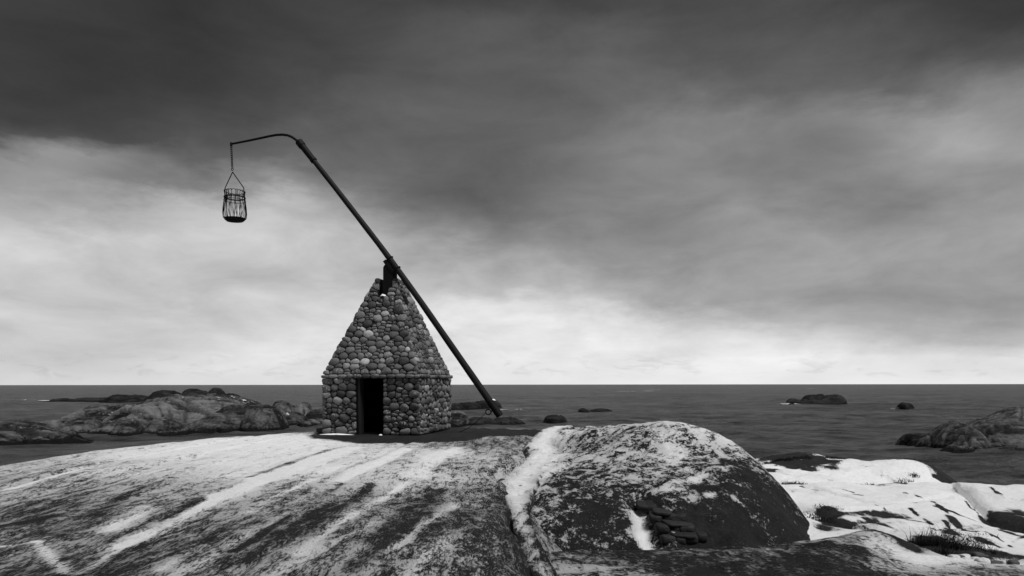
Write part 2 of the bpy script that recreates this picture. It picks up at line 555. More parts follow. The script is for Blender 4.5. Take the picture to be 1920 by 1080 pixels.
M_TAR = plain_mat('tarred_timber', 0.004, 0.010, 6, 0.7, 0.2, 0.5, 0.015, (6, 6, 1))
M_WOOD = plain_mat('weathered_jamb', 0.014, 0.03, 10, 0.8, 0.2, 0.4, 0.01, (4, 4, 0.6))
M_SNOW = plain_mat('drifted_snow', 0.70, 0.84, 7, 0.55, 0.3, 0.5, 0.03)
M_CONC = plain_mat('damp_concrete', 0.05, 0.085, 5, 0.85, 0.2, 0.4, 0.01)
M_GRASS = plain_mat('dead_grass', 0.012, 0.035, 12, 0.8, 0.1)
M_HEATH = plain_mat('heather', 0.014, 0.035, 9, 0.9, 0.1)
M_FOAM = plain_mat('foam', 0.3, 0.5, 3, 0.7, 0.2, 0.8, 0.1)
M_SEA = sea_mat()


# ------------------------------------------------------------------ the sea
def build_sea():
    r = [10.0]
    while r[-1] < 90000:
        r.append(r[-1] * (1.0078 if r[-1] < 900 else 1.06))
    r = np.array(r)
    a_f = np.linspace(R(-44), R(44), 560)
    a_l = np.linspace(R(-180), R(-45), 24); a_r = np.linspace(R(45), R(180), 24)
    a = np.concatenate([a_l, a_f, a_r])
    Rr, A = np.meshgrid(r, a, indexing='ij')
    X, Y = Rr * np.sin(A), Rr * np.cos(A)
    cell = np.maximum(Rr * 0.0078, Rr * R(88) / 560)
    Z = np.zeros_like(X)
    front = (np.abs(A) < R(44.5))
    for wl, amp, sx, sy, sd in ((11, 0.40, .7, 1.2, 3), (4.2, .34, .8, 1.3, 5), (1.7, .2, 1, 1.2, 7)):
        fade = np.clip((wl / cell - 2.5) / 3, 0, 1) * front
        Z += amp * fade * fbm(X / wl * sx + Y / wl * .25, Y / wl * sy, 0, 3, sd)
    # sheltered water in the sound to the left lies calmer
    calm = sstep(75, 50, Y) * sstep(-6, -12, X)
    Z *= 1 - 0.6 * calm
    V = np.stack([X, Y, Z], -1).reshape(-1, 3)
    F = grid_faces(len(r), len(a))
    me = raw_mesh('sea', V, F)
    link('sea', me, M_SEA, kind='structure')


build_sea()

# ------------------------------------------------------------------ foreground rock
GULLY = [W(1075, 795, 21.5), W(1040, 802, 19.5), W(1012, 832, 17.2), W(1022, 852, 15.6), W(1002, 872, 14.4), W(972, 897, 12.9), W(972, 925, 11.4), W(972, 955, 10.1), W(984, 1000, 8.6), W(1002, 1040, 7.6), W(1022, 1080, 6.8), W(1080, 1180, 5.2), W(1100, 1400, 3.2)]
GULLY_HALF = [0.25, 0.30, 0.30, 0.32, 0.32, 0.32, .20, 0.11, 0.10, 0.10, 0.10, 0.1, 0.1]
CREST = [(-10.0, -2), (-10.6, 8), (-10.95, 14.5), (-10.4, 17.5), (-9.0, 20.6), (-6.9, 23.8), (-4.6, 26.4), (-1.8, 26.6), (0.4, 24.6), (1.4, 21.5), (2.0, 18.0)]
ZB = EYE - 1.62                # level of the ground the hut stands on


def inside_crest(x, y):
    poly = CREST + [(14, 18), (14, -2)]
    ins = np.zeros(np.shape(x), bool)
    n = len(poly)
    for i in range(n):
        x1, y1 = poly[i]; x2, y2 = poly[(i + 1) % n]
        c = ((y1 > y) != (y2 > y)) & (x < (x2 - x1) * (y - y1) / ((y2 - y1) if y2 != y1 else 1e-9) + x1)
        ins ^= c
    return ins


gz = np.array([g[2] for g in GULLY])
gl = np.linspace(0, 1, len(GULLY))


def gully(x, y):
    d, f, s = seg_dist(x, y, GULLY)
    return d, np.interp(f, gl, gz), np.interp(f, gl, GULLY_HALF), s


A_TPS = tps([tuple(W(*p)) for p in [
    (0, 1080, 6.2), (0, 980, 8.6), (0, 920, 11.3), (0, 890, 13.2), (-200, 1080, 6.3), (-250, 990, 8.8),
    (240, 1080, 5.9), (240, 960, 8.9), (240, 880, 12.9), (220, 850, 16.2),
    (480, 1080, 5.8), (480, 950, 9.0), (480, 870, 13.8), (430, 824, 19.5),
    (700, 1080, 5.75), (700, 950, 8.95), (700, 870, 13.7), (640, 832, 18.6), (700, 822, 20.5), (607, 815, 22.2), (783, 817, 21.7),
    (843, 811, 23.2), (860, 828, 19.2), (930, 812, 21.5), (940, 840, 17.2), (850, 1080, 5.8), (850, 960, 8.9), (850, 880, 12.9),
    (920, 900, 12.2), (920, 960, 9.5)]] + [(-6, 1, ZB - .2), (0, 1, ZB - .3), (-4.2, 24, ZB), (-4, 26, ZB - .05), (-10, 3, ZB - .4)])


def slab_z(x, y):
    z = A_TPS(np.clip(x, -12, 3), np.clip(y, 1, 27))
    # undulation and the worn grooves that run away from the camera
    flat = np.exp(-(((x + 4.3) / 3.4) ** 4 + ((y - 23.2) / 3.6) ** 4))
    xs = x - 0.05 * y
    z = z + (1 - flat) * (0.05 * fbm(xs * 0.5, y * 0.16, 0, 4, 11) + 0.035 * fbm(xs * 2.2, y * 0.3, 0, 4, 12) + 0.018 * fbm(x * 5, y * 2.5, 0, 4, 14))
    z = z - 0.06 * (1 - flat) * sstep(0.72, 0.9, ridged(xs * 0.8, y * 0.06, 0, 2, 15))
    # falling away past the crest
    d, f, s = seg_dist(x, y, CREST)
    out = ~inside_crest(x, y)
    dd = np.where(out, d, 0)
    z = z - np.where(dd < 1.6, 0.16 * dd ** 2, 0.41 + 0.52 * (dd - 1.6)) - 0.35 * sstep(0, 1.2, dd)
    # the bank above the snow-filled gully
    d, zg, hw, s = gully(x, y)
    right = (s > 0)
    wob = 0.34 * hw / .3 * fbm(x * 2.4, y * 1.8, 0, 4, 21)
    e = d + wob - hw * 0.8
    bank = zg - 0.12 + 0.36 * (1 - np.exp(-np.maximum(e, 0) / 0.2))
    z = np.where(right, zg - 0.12 - 0.9 * np.maximum(d - hw, 0), np.minimum(z, np.where(e < 2.0, bank + 0.25 * np.maximum(e - 0.6, 0), 1e9)))
    return z


A_COV = shepard([tuple(W(px, py, FPX * 1.62 / (py - HY)))[:2] + (c,) for px, py, c in [
    (300, 852, .80), (420, 840, .85), (520, 830, .86), (560, 850, .85), (450, 870, .82), (330, 880, .68), (600, 880, .76), (700, 850, .74),
    (800, 850, .74), (860, 850, .66), (700, 900, .62), (800, 890, .66), (880, 880, .56), (130, 900, .48), (40, 905, .55), (60, 940, .40), (150, 940, .44),
    (250, 920, .52), (200, 880, .66), (100, 980, .40), (30, 1010, .46), (40, 1060, .34), (140, 1060, .33), (200, 1010, .42), (300, 1050, .44),
    (330, 960, .44), (450, 930, .58), (480, 1000, .42), (420, 1060, .44), (600, 950, .50), (600, 1020, .42), (600, 1070, .46), (720, 960, .48),
    (720, 1040, .50), (800, 940, .46), (800, 1000, .36), (830, 960, .34), (880, 960, .36), (880, 1010, .42), (870, 1060, .5), (940, 1060, .4), (940, 960, .44),
    (930, 910, .46), (900, 910, .44), (950, 850, .54), (930, 835, .52), (900, 840, .5), (970, 830, .50), (500, 890, .74), (100, 870, .6), (20, 890, .5)]], 1.0)

STREAKS = [  # (from, to, half width in m, gain): ribbons of drifted snow and bare strips in the grooves
    (W(585, 900, 11.6), W(470, 960, 8.7), .10, .24), (W(470, 960, 8.7), W(300, 1060, 6.1), .09, .22), (W(760, 900, 11.6), W(560, 1040, 6.5), .08, .22), (W(860, 930, 9.9), W(740, 1030, 6.7), .08, .2),
    (W(520, 935, 9.7), W(380, 1010, 7.2), .07, -.3), (W(640, 930, 9.9), W(450, 1060, 6.1), .07, -.3), (W(800, 960, 8.7), W(660, 1070, 5.9), .08, -.26), (W(300, 905, 11.3), W(160, 960, 8.7), .12, -.24),
    (W(660, 838, 17.6), W(420, 930, 9.9), 0.22, .45), (W(420, 930, 9.9), W(230, 1010, 7.2), 0.16, .42), (W(230, 1010, 7.2), W(150, 1060, 6.2), .09, .3),
    (W(640, 836, 17.9), W(470, 897, 11.8), 0.09, -.5), (W(280, 948, 9.2), W(205, 985, 7.9), 0.16, .38), (W(300, 940, 9.4), W(240, 962, 8.6), .1, -.3),
    (W(380, 935, 9.7), W(290, 985, 7.9), .12, -.34), (W(560, 910, 11), W(330, 1040, 6.5), .10, -.28), (W(690, 880, 13), W(440, 1030, 6.7), .08, -.26),
    (W(760, 840, 17.4), W(640, 905, 11.3), .15, .22), (W(860, 838, 17.6), W(770, 890, 12.3), .3, .20), (W(700, 905, 11.3), W(560, 1010, 7.2), .09, -.3),
    (W(830, 905, 11.2), W(700, 1020, 6.9), .12, -.26), (W(130, 1055, 6.2), W(70, 1000, 7.4), .05, .36), (W(70, 1000, 7.4), W(0, 1005, 7.3), .07, .3),
    (W(560, 960, 8.7), W(300, 1085, 5.7), .10, .16), (W(700, 985, 7.85), W(500, 1085, 5.7), .10, .15), (W(845, 1010, 7.2), W(760, 1085, 5.7), .12, .14),
    (W(165, 872, 13.7), W(20, 905, 11.3), .12, .4), (W(20, 965, 8.5), W(90, 960, 8.7), .15, -.4)]


def slab_snow(x, y, z):
    c = A_COV(x, y)
    for a, b_, hw, g in STREAKS:
        d, f, s = seg_dist(x, y, [a, b_])
        d = d + hw * 0.5 * fbm(x * 2.5, y * 1.2, 0, 3, 33)
        k = np.exp(-(np.maximum(d, 0) / hw) ** 2 * 1.2)
        c = c + (g * k if g > 0 else g * .85 * k * (.7 + .7 * fbm(x * 4, y * .8, 0, 3, 35)))
    c = c - 0.01 * sstep(11, 6.0, y) - .045 * sstep(12, 16, y)  # first term thins the near snow, vignette darkening put into the cover
    # the trodden apron round the hut stays bare
    ap = sstep(1.0, 0.55, ((x + 3.2) / 3.5) ** 2 + ((y - 22.9) / 4.2) ** 2 + 0.15 * fbm(x * 1.2, y * 1.2, 0, 3, 5))
    ap2 = sstep(1.15, 0.7, ((x + 0.7) / 1.9) ** 2 + ((y - 22.5) / 2.0) ** 2)
    c = c * (1 - np.maximum(ap, ap2)) - 0.55 * np.maximum(ap, ap2)
    d, zg, hw, s = gully(x, y)
    c = np.where(s > 0, c, c - 0.2 * np.exp(-(d / 0.3) ** 2))
    return c


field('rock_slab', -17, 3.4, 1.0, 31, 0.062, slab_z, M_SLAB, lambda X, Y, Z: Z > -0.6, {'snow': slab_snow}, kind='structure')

# the whaleback to the right of the gully
B_PTS = [tuple(W(*p)) for p in [
    (1030, 1040, 10.0), (1100, 1040, 9.9), (1200, 1038, 9.85), (1300, 1030, 9.9), (1400, 1024, 10.2), (1470, 1018, 10.7),
    (1030, 1000, 10.2), (1100, 1000, 10.25), (1200, 1000, 10.1), (1300, 990, 10.2), (1400, 985, 10.55), (1470, 985, 11.1),
    (1040, 955, 10.8), (1100, 950, 10.9), (1200, 945, 10.75), (1300, 940, 10.8), (1400, 940, 11.1), (1450, 945, 11.6),
    (1050, 900, 12.4), (1120, 900, 12.2), (1200, 900, 11.9), (1300, 895, 11.75), (1380, 900, 11.8), (1430, 908, 12.1),
    (1060, 850, 15.0), (1120, 850, 14.2), (1200, 850, 13.5), (1300, 850, 13.1), (1370, 858, 12.9),
    (1060, 808, 18.0), (1120, 800, 17.2), (1190, 796.5, 16.3), (1260, 793, 15.3), (1320, 807, 14.7), (1380, 833, 14.0), (1420, 862, 13.4), (1460, 908, 12.7), (1493, 962, 12.2), (1513, 1003, 11.9)]]
B_PTS += [(1.5, 20.6, 2.9), (2.4, 19.8, 2.9), (3.2, 18.6, 2.9), (4.1, 17.6, 2.8), (4.9, 16.4, 2.5), (5.3, 15.0, 2.0),
          (2.5, 22.5, 1.2), (4.2, 20.5, 1.0), (5.6, 18.5, .9), (6.4, 16.0, .8), (6.3, 13.0, 1.0), (6.2, 11, 1.2), (5.6, 10.0, 1.4),
          (0.7, 9.0, 1.6), (2.0, 8.8, 1.5), (3.5, 8.8, 1.5), (4.5, 9.0, 1.5)]
B_TPS = tps(B_PTS)


def dome_z(x, y):
    z = B_TPS(x, y)
    z = z + 0.07 * fbm(x * .9, y * .6, 0, 4, 41) + 0.05 * fbm(x * 2.6, y * 2.0, 0, 4, 42) + 0.022 * fbm(x * 7, y * 7, 0, 3, 43)
    z = z - .06 * sstep(.82, .96, ridged(x * .55 - y * .3, y * .5 + x * .25, 0, 2, 47))
    # slanting joints across the face
    j = np.abs(((x * 0.78 + y * 0.62 + 0.25 * fbm(x, y, 0, 3, 44)) % 1.35) - 0.68)
    z = z - 0.06 * sstep(0.05, 0.0, j) * sstep(-.1, .3, fbm(x * .6, y * .6, 0, 2, 45))
    d, zg, hw, s = gully(x, y)
    wob = 0.40 * hw / .3 * fbm(x * 2.2, y * 1.6, 0, 4, 46)
    e = d + wob - hw * 0.8
    bank = zg - 0.06 + 0.10 * (1 - np.exp(-np.maximum(e, 0) / 0.2)) + 0.40 * np.maximum(e - .05, 0)
    z = np.where(s > 0, np.minimum(z, np.where(e < 3, bank, 1e9)), zg - 0.3 - d)
    # the cleft beside the steps
    cl = seg_dist(x, y, [W(1195, 940, 11.1), W(1225, 1030, 9.7)])[0]
    z = z - 0.26 * np.exp(-(cl / 0.22) ** 2)
    return z


B_COV = shepard([tuple(W(px, py, D))[:2] + (c,) for px, py, D, c in [
    (1060, 808, 18, .62), (1120, 802, 17.2, .55), (1190, 800, 16.3, .5), (1260, 796, 15.4, .72), (1320, 810, 14.7, .70), (1370, 832, 14.1, .78), (1400, 850, 13.6, .45),
    (1080, 830, 16, .28), (1150, 825, 15, .26), (1230, 820, 14.8, .52), (1290, 825, 14.2, .56), (1060, 860, 14.5, .36), (1130, 850, 14, .44), (1200, 860, 13.2, .42), (1270, 850, 13.2, .50),
    (1330, 860, 12.9, .46), (1390, 880, 12.4, .10), (1080, 900, 12.4, .30), (1150, 890, 12.4, .42), (1230, 900, 11.9, .42), (1310, 910, 11.5, .34), (1380, 920, 11.4, .12),
    (1440, 930, 11.9, .02), (1060, 950, 10.9, .26), (1130, 950, 10.8, .16), (1200, 940, 10.9, .30), (1270, 935, 10.9, .34), (1340, 945, 10.8, .10), (1400, 960, 10.9, .05), (1460, 970, 11.3, -.15),
    (1060, 1000, 10.2, .22), (1130, 1000, 10.2, .12), (1300, 990, 10.2, -.25), (1400, 1000, 10.4, -.25), (1480, 1000, 11.2, -.2), (1200, 1000, 10.1, .0)]], 0.6)
B_STREAKS = [(W(1192, 952, 10.75), W(1207, 985, 10.2), .14, .42), (W(1207, 985, 10.2), W(1224, 1022, 9.75), .2, .44), (W(1120, 1028, 9.7), W(1240, 1026, 9.7), .12, .7),(W(1375, 948, 11), W(1430, 985, 10.7), .05, .4), (W(1330, 935, 11), W(1360, 950, 10.9), .07, .3), (W(1200, 925, 11.2), W(1330, 930, 11), .12, .14),
             (W(1250, 925, 11.2), W(1380, 880, 12.4), .14, .2), (W(1300, 900, 11.7), W(1250, 830, 14), .2, .14)]


def dome_snow(x, y, z):
    c = B_COV(x, y)
    d, zg, hw, sd_ = gully(x, y)
    c = c + (.10 + .28 * sstep(10.5, 13, y)) * np.exp(-(np.maximum(d - hw * .6, 0) / .38) ** 2)
    for a, b_, hw, g in B_STREAKS:
        d, f, s = seg_dist(x, y, [a, b_])
        c = c + g * np.exp(-(d / hw) ** 2)
    return c


field('rock_dome', -1.0, 6.6, 8.6, 23, 0.045, dome_z, M_DOME, lambda X, Y, Z: Z > 1.3, {'snow': dome_snow}, kind='structure')

# snow lying in the gully
def build_gully_snow():
    n, m = 300, 34
    t = np.linspace(0.05, 0.93, n)
    G = np.array(GULLY); c = np.stack([np.interp(t, gl, G[:, k]) for k in range(3)], -1)
    for k in range(3):
        c[:, k] = np.convolve(np.pad(c[:, k], 4, 'edge'), np.ones(9) / 9, 'valid')
    hw = np.interp(t, gl, GULLY_HALF)
    tan = np.gradient(c, axis=0); nrm = np.stack([-tan[:, 1], tan[:, 0]], -1); nrm /= np.linalg.norm(nrm, axis=1)[:, None]
    s = np.linspace(-1.5, 1.5, m)
    T, S = np.meshgrid(np.arange(n), s, indexing='ij')
    X = c[:, None, 0] + nrm[:, None, 0] * S * hw[:, None]; Y = c[:, None, 1] + nrm[:, None, 1] * S * hw[:, None]
    Z = c[:, None, 2] - 0.0 + 0.02 * S + 0.035 * fbm(X * 3, Y * 3, 0, 4, 61) + 0.012 * fbm(X * 14, Y * 14, 0, 3, 62)
    Z = Z - 0.10 * sstep(1.1, 1.5, np.abs(S))
    link('snow_drift', raw_mesh('snow_drift', np.stack([X, Y, Z], -1), grid_faces(n, m), True, {'snow': 0.74 - .26 * sstep(11.5, 7.5, Y) - .22 * np.abs(S) ** 2 + .1 * fbm(X * 2, Y * 2, 0, 2, 66)}), M_GULLY, kind='stuff')


build_gully_snow()

# the lower slab along the bottom of the view
D_PTS = [tuple(W(*p)) for p in [
    (1020, 1034, 9.3), (1100, 1032, 9.4), (1250, 1030, 9.5), (1400, 1024, 9.7), (1510, 1015, 9.9), (1590, 1003, 10.1), (1640, 993, 10.2), (1690, 1010, 10.0), (1722, 1042, 9.5),
    (1060, 1080, 7.5), (1200, 1080, 7.5), (1350, 1080, 7.5), (1500, 1080, 7.5), (1640, 1080, 7.7), (1760, 1078, 8.0), (1920, 1082, 8.2), (2100, 1090, 8.2),
    (1150, 1052, 8.5), (1350, 1046, 8.6), (1500, 1040, 8.8), (1620, 1030, 9.0), (1680, 1055, 8.7), (1780, 1045, 9.1), (1850, 1058, 8.9), (1930, 1066, 8.8)]]
D_PTS += [(1.0, 10.6, 1.9), (2.5, 10.6, 1.85), (4, 10.7, 1.85), (5.0, 10.9, 1.95), (5.8, 11.0, 1.9), (6.4, 10.6, 1.8), (7.5, 9.9, 1.9), (9, 9.6, 1.85),
          (1, 5, 2.35), (4, 5, 2.35), (8, 5, 2.3), (0.5, 2, 2.3), (6, 2, 2.3)]
D_TPS = tps(D_PTS)


def low_z(x, y):
    z = D_TPS(x, y)
    return z + 0.035 * fbm(x * 1.1, y * 1.6, 0, 4, 51) + 0.025 * fbm(x * 3, y * 5, 0, 4, 52) + 0.012 * fbm(x * 9, y * 9, 0, 3, 53) - 0.8 * sstep(0.5, -0.2, x)


L_COV = shepard([tuple(W(px, py, D))[:2] + (c,) for px, py, D, c in [
    (1080, 1050, 8.7, .36), (1130, 1070, 7.9, .42), (1060, 1078, 7.5, .4), (1180, 1045, 8.9, .20), (1250, 1060, 8.2, .24), (1350, 1040, 8.9, .26), (1450, 1035, 9, .34), (1350, 1075, 7.7, .18), (1450, 1070, 7.8, .16),
    (1530, 1030, 9.2, .26), (1550, 1060, 8.3, .12), (1600, 1045, 8.7, .14), (1590, 1010, 9.9, .30), (1650, 1020, 9.6, .62), (1640, 1000, 10.1, .50), (1690, 1030, 9.6, .44), (1700, 1015, 9.9, .3),
    (1660, 1060, 8.4, .5), (1720, 1050, 9.2, .9), (1760, 1050, 9.1, .95), (1800, 1060, 8.8, .5), (1850, 1070, 8.4, .30), (1900, 1075, 8.3, .26), (1740, 1075, 8, .36)]], .4)


def low_snow(x, y, z):
    c = L_COV(x, y) + .07
    band = seg_dist(x, y, [W(1640, 990, 10.2), W(1690, 1005, 10.0), W(1712, 1030, 9.7)])[0]
    return c - 0.9 * np.exp(-((band - .02) / .09) ** 2)


field('lower_rock_slab', 0.1, 10.5, 1.0, 11.6, 0.045, low_z, M_LOW, None, {'snow': low_snow}, kind='structure')

# the snow-covered slabs to the right
E_PTS = [tuple(W(*p)) for p in [
    (1500, 1020, 11.2), (1600, 1010, 11.4), (1700, 1030, 10.6), (1800, 1050, 9.9), (1920, 1068, 9.4), (2060, 1090, 9.0),
    (1500, 985, 12.3), (1600, 975, 12.6), (1700, 985, 12.3), (1800, 1010, 11.4), (1920, 1040, 10.6), (2060, 1050, 10.4),
    (1500, 950, 13.6), (1600, 940, 14.4), (1700, 945, 14.2), (1800, 960, 13.6), (1900, 990, 12.6), (2060, 1000, 12.3),
    (1480, 912, 16.2), (1580, 908, 17.0), (1680, 909, 17.2), (1760, 909, 17.2), (1840, 914, 16.8), (1920, 917, 16.4), (2060, 930, 15.8)]]
E_PTS += [(7.0, 19.4, 1.75), (9.5, 19.3, 1.65), (12, 19.0, 1.0), (14, 18.8, .8), (16, 18, .6)]
E_PTS += [tuple(W(*p)) for p in [(1440, 882, 20.5), (1540, 884, 20.8), (1640, 888, 20.6), (1720, 892, 20.4), (1430, 862, 23.5), (1490, 846, 23.8), (1560, 864, 23.5), (1640, 872, 22.8), (1735, 872, 22.2), (1775, 893, 21.2), (1786, 906, 20.6)]]
E_PTS += [(8.5, 26.5, 1.0), (11, 26, .9), (13.5, 25, .8), (10, 29, -.8), (14, 28, -.9), (16.5, 24, -.6), (15.5, 20.8, -.4), (19, 19, -.8), (18, 14, 1.2), (6.4, 22, 1.9), (5.5, 27, .4), (4, 30, -1)]
E_TPS = tps(E_PTS)


def snowy_z(x, y):
    z = E_TPS(x, y)
    z = z + 0.13 * fbm(x * .55, y * .8, 0, 4, 71) + 0.04 * fbm(x * 2, y * 2, 0, 4, 72)
    z = z - .07 * sstep(.78, .93, ridged(x * .35 + y * .2, y * .5 - x * .2, 0, 2, 79))
    # the slabs break along curved steps
    for line, h in ((CRK1, .22), (CRK2, .15)):
        d, f, s = seg_dist(x, y, line)
        z = z - h * np.where(s < 0, np.exp(-(d / .55) ** 2), np.exp(-(d / .10) ** 2) * .5)
    return z


E_DASH = [(1697, 940, 1703, 941, .05), (1714, 942, 1726, 945, .06), (1748, 950, 1764, 955, .07), (1705, 961, 1721, 968, .06), (1731, 973, 1746, 980, .06), (1748, 986, 1758, 993, .07), (1770, 975, 1785, 990, .05), (1772, 985, 1792, 1001, .06), (1795, 983, 1822, 986, .04), (1845, 992, 1870, 1000, .04), (1870, 1000, 1897, 1016, .04), (1855, 1010, 1874, 1020, .06), (1900, 1003, 1925, 992, .06), (1480, 905, 1530, 905, .07), (1545, 906, 1600, 905, .06), (1620, 904, 1650, 903, .09), (1655, 908, 1690, 900, .09), (1690, 915, 1705, 905, .08), (1600, 938, 1618, 940, .04), (1560, 930, 1600, 936, .035), (1640, 955, 1668, 962, .03), (1810, 940, 1850, 965, .05), (1500, 925, 1540, 934, .05)]
CRK1 = [W(1800, 925, 15.8), W(1845, 955, 13.9), W(1870, 975, 13.2), W(1925, 985, 12.8), W(2000, 985, 12.8)]
CRK2 = [W(1490, 935, 14.2), W(1530, 945, 13.8), W(1570, 970, 12.7), W(1600, 975, 12.5)]
E_BARE = [(W(1775, 1028, 10.7), .3, .8), (W(1745, 1022, 10.8), .25, .7), (W(1820, 1035, 10.5), .3, .7), (W(1870, 1040, 10.3), .3, .5), (W(1490, 853, 23.6), .8, .9), (W(1460, 860, 23.4), .5, .8), (W(1470, 872, 22), .55, .8), (W(1540, 874, 22), .45, .8), (W(1510, 876, 21.8), .5, .7), (W(1670, 874, 22.4), .5, .8), (W(1705, 870, 22.4), .5, 1.0), (W(1745, 874, 22), .5, .8),
          (W(1765, 890, 21.3), .5, .9), (W(1785, 905, 20.6), .4, .9), (W(1570, 975, 12.6), .2, .8), (W(1520, 948, 13.7), .24, .6), (W(1545, 984, 12.2), .16, .6), (W(1550, 957, 13.4), .2, .6), (W(1870, 968, 13.4), .18, .9), (W(1895, 976, 13.1), .18, .9), (W(1915, 960, 13.4), .18, .8),
          (W(1890, 1000, 12.2), .12, .7), (W(1780, 1000, 11.8), .12, .8), (W(1850, 1012, 11.3), .16, .7), (W(1560, 903, 17.6), .5, .4), (W(1640, 905, 17.8), .4, .5), (W(1700, 905, 17.8), .35, .5), (W(1710, 895, 19.6), .5, .6)]


def snowy_snow(x, y, z):
    c = 0.78 - .5 * sstep(.86, .96, ridged(x * .35 + y * .2, y * .5 - x * .2, 0, 2, 79)) + .25 * fbm(x * .8, y * 1.2, 0, 3, 70)
    for p, r, g in E_BARE:
        c = c - g * np.exp(-(((x - p[0]) / r) ** 2 + ((y - p[1]) / (r * 1.6)) ** 2) + 1.5 * fbm(x * 2.2, y * 2.2, 0, 4, 74))
    # hairline joints in the slabs
    for ln in ([W(1620, 965, 13), W(1700, 1000, 11.8)], [W(1760, 950, 14), W(1830, 1010, 11.4), W(1900, 1030, 10.8)], [W(1700, 940, 14.4), W(1800, 965, 13.4), W(1850, 970, 13.2)], [W(1850, 930, 15.4), W(1890, 950, 14), W(1925, 965, 13.3)],
               [W(1790, 990, 12.1), W(1920, 1000, 11.9)], [W(1700, 975, 12.8), W(1745, 980, 12.6)]):
        d = seg_dist(x, y, ln)[0] + .05 * fbm(x * 3, y * 3, 0, 3, 77)
        c = c - 0.75 * np.exp(-(d / .05) ** 2) * sstep(-.1, .3, fbm(x * 1.7, y * 1.7, 0, 2, 76))
    for x0, y0, x1, y1, hw in E_DASH:
        a, b_ = W(x0, y0, FPX * 2.55 / (y0 - HY)), W(x1, y1, FPX * 2.55 / (y1 - HY))
        d = seg_dist(x, y, [a, b_])[0] + .03 * fbm(x * 5, y * 5, 0, 3, 88)
        c = c - 0.85 * np.exp(-(np.maximum(d, 0) / (hw * .6)) ** 2) * (.55 + .45 * sstep(-.3, .3, fbm(x * 4, y * 4, 0, 2, 89)))
    return c - 1.2 * sstep(0.75, .35, z)


field('snowy_rock', 3.6, 20, 9.2, 31, 0.042, snowy_z, M_SNOWY, lambda X, Y, Z: Z > -.6, {'snow': snowy_snow}, kind='structure')


# ------------------------------------------------------------------ islands and skerries
def dome(px0, px1, top, D, ry, p=1.6, skew=0.0):
    return ((px0 + px1) / 2 / FPX * D - CX / FPX * D, D, (px1 - px0) / 2 / FPX * D, ry, EYE - (top - HY) / FPX * D, p, skew)


def islet(name, domes, step, mat, seed, rough=1.0, snow=0.0, **props):
    x0 = min(d[0] - d[2] for d in domes) - 1.5; x1 = max(d[0] + d[2] for d in domes) + 1.5
    y0 = min(d[1] - d[3] for d in domes) - 1.5; y1 = max(d[1] + d[3] for d in domes) + 1.5
    store = {}

    def zf(X, Y):
        wx = X + rough * (0.8 * fbm(X * .2, Y * .2, 0, 3, seed) + .12 * fbm(X * 1.3, Y * 1.3, 0, 3, seed + 1))
        wy = Y + rough * (0.8 * fbm(X * .2, Y * .2, 7.7, 3, seed + 2) + .12 * fbm(X * 1.3, Y * 1.3, 3.3, 3, seed + 3))
        Z = np.full(X.shape, -1.5); Z2 = np.full(X.shape, -1.6)
        for cx, cy, rx, ry, h, p, sk in domes:
            q = np.abs((wx - cx + sk * (wy - cy)) / rx) ** 2 + np.abs((wy - cy) / ry) ** 2
            zz = (h + 0.9) * (1 - np.minimum(q, 6) ** p) - 0.9
            zz = np.maximum(zz, -1.5)
            Z2 = np.maximum(Z2, np.minimum(Z, zz)); Z = np.maximum(Z, zz)
        crack = np.exp(-((Z - Z2) / (0.14 * rough)) ** 2) * (Z2 > -1.2)
        # joints and ledges
        w1, w2 = .5 * fbm(X * .3, Y * .3, 0, 3, seed + 20), .5 * fbm(X * .3, Y * .3, 4, 3, seed + 21)
        o1, e1 = blocks((X * .9 + Y * .35) / (6.5 * rough) + w1, (Y * .8 - X * .25) / (3.6 * rough) + w2, seed + 11)
        o2, e2 = blocks((X + Y * .3) / (2.6 * rough) + w2, (Y - X * .3) / (1.7 * rough) + w1, seed + 12)
        Z = Z + rough * (.40 * o1 + .16 * o2) - rough * (.28 * sstep(.05, 0, e1) + .06 * sstep(.05, 0, e2))
        crack = np.clip(crack + sstep(.045, .0, e1) + .8 * sstep(.05, 0, e2) * (o2 > .05), 0, 1)
        tt = (Y * .93 + X * .16 + 2.2 * fbm(X * .09, Y * .12, 0, 3, seed + 30)) / (3.4 * rough); tt = tt - np.floor(tt)
        Z = Z + rough * .42 * (sstep(0, .07, tt) * (1 - tt) ** 1.3 - .3) * sstep(-.6, .6, Z)
        crack = np.clip(crack * .8 + sstep(.09, .02, tt) * sstep(-.25, .15, fbm(X * .25, Y * .25, 0, 2, seed + 31)), 0, 1)
        j = ridged(X * .45 + Y * .3, Y * .22 - X * .1, Z * .5, 3, seed + 5)
        Z = Z - 0.22 * rough * sstep(.80, .93, j) - .18 * rough * crack
        Z = Z + rough * (0.10 * fbm(X * .7, Y * .5, 0, 3, seed + 6) + .05 * fbm(X * 2.6, Y * 2.2, 0, 4, seed + 7))
        led = Z * 2.2 / max(rough, .3)
        Z = Z + 0.05 * rough * (np.floor(led) + sstep(.25, .75, led - np.floor(led)) - led)
        store['tone'] = o1 + .5 * o2
        store['crack'] = np.clip(crack * .8 + sstep(.84, .95, j), 0, 1)
        store['snow'] = snow * (.5 + .5 * fbm(X * .5, Y * .5, 0, 3, seed + 8)) * sstep(.5, 1.2, Z)
        return Z
    return field(name, x0, x1, y0, y1, step, zf, mat, lambda X, Y, Z: Z > -.35,
                 {'tone': lambda X, Y, Z: store['tone'], 'crack': lambda X, Y, Z: store['crack'], 'snow': lambda X, Y, Z: store['snow']}, **props)


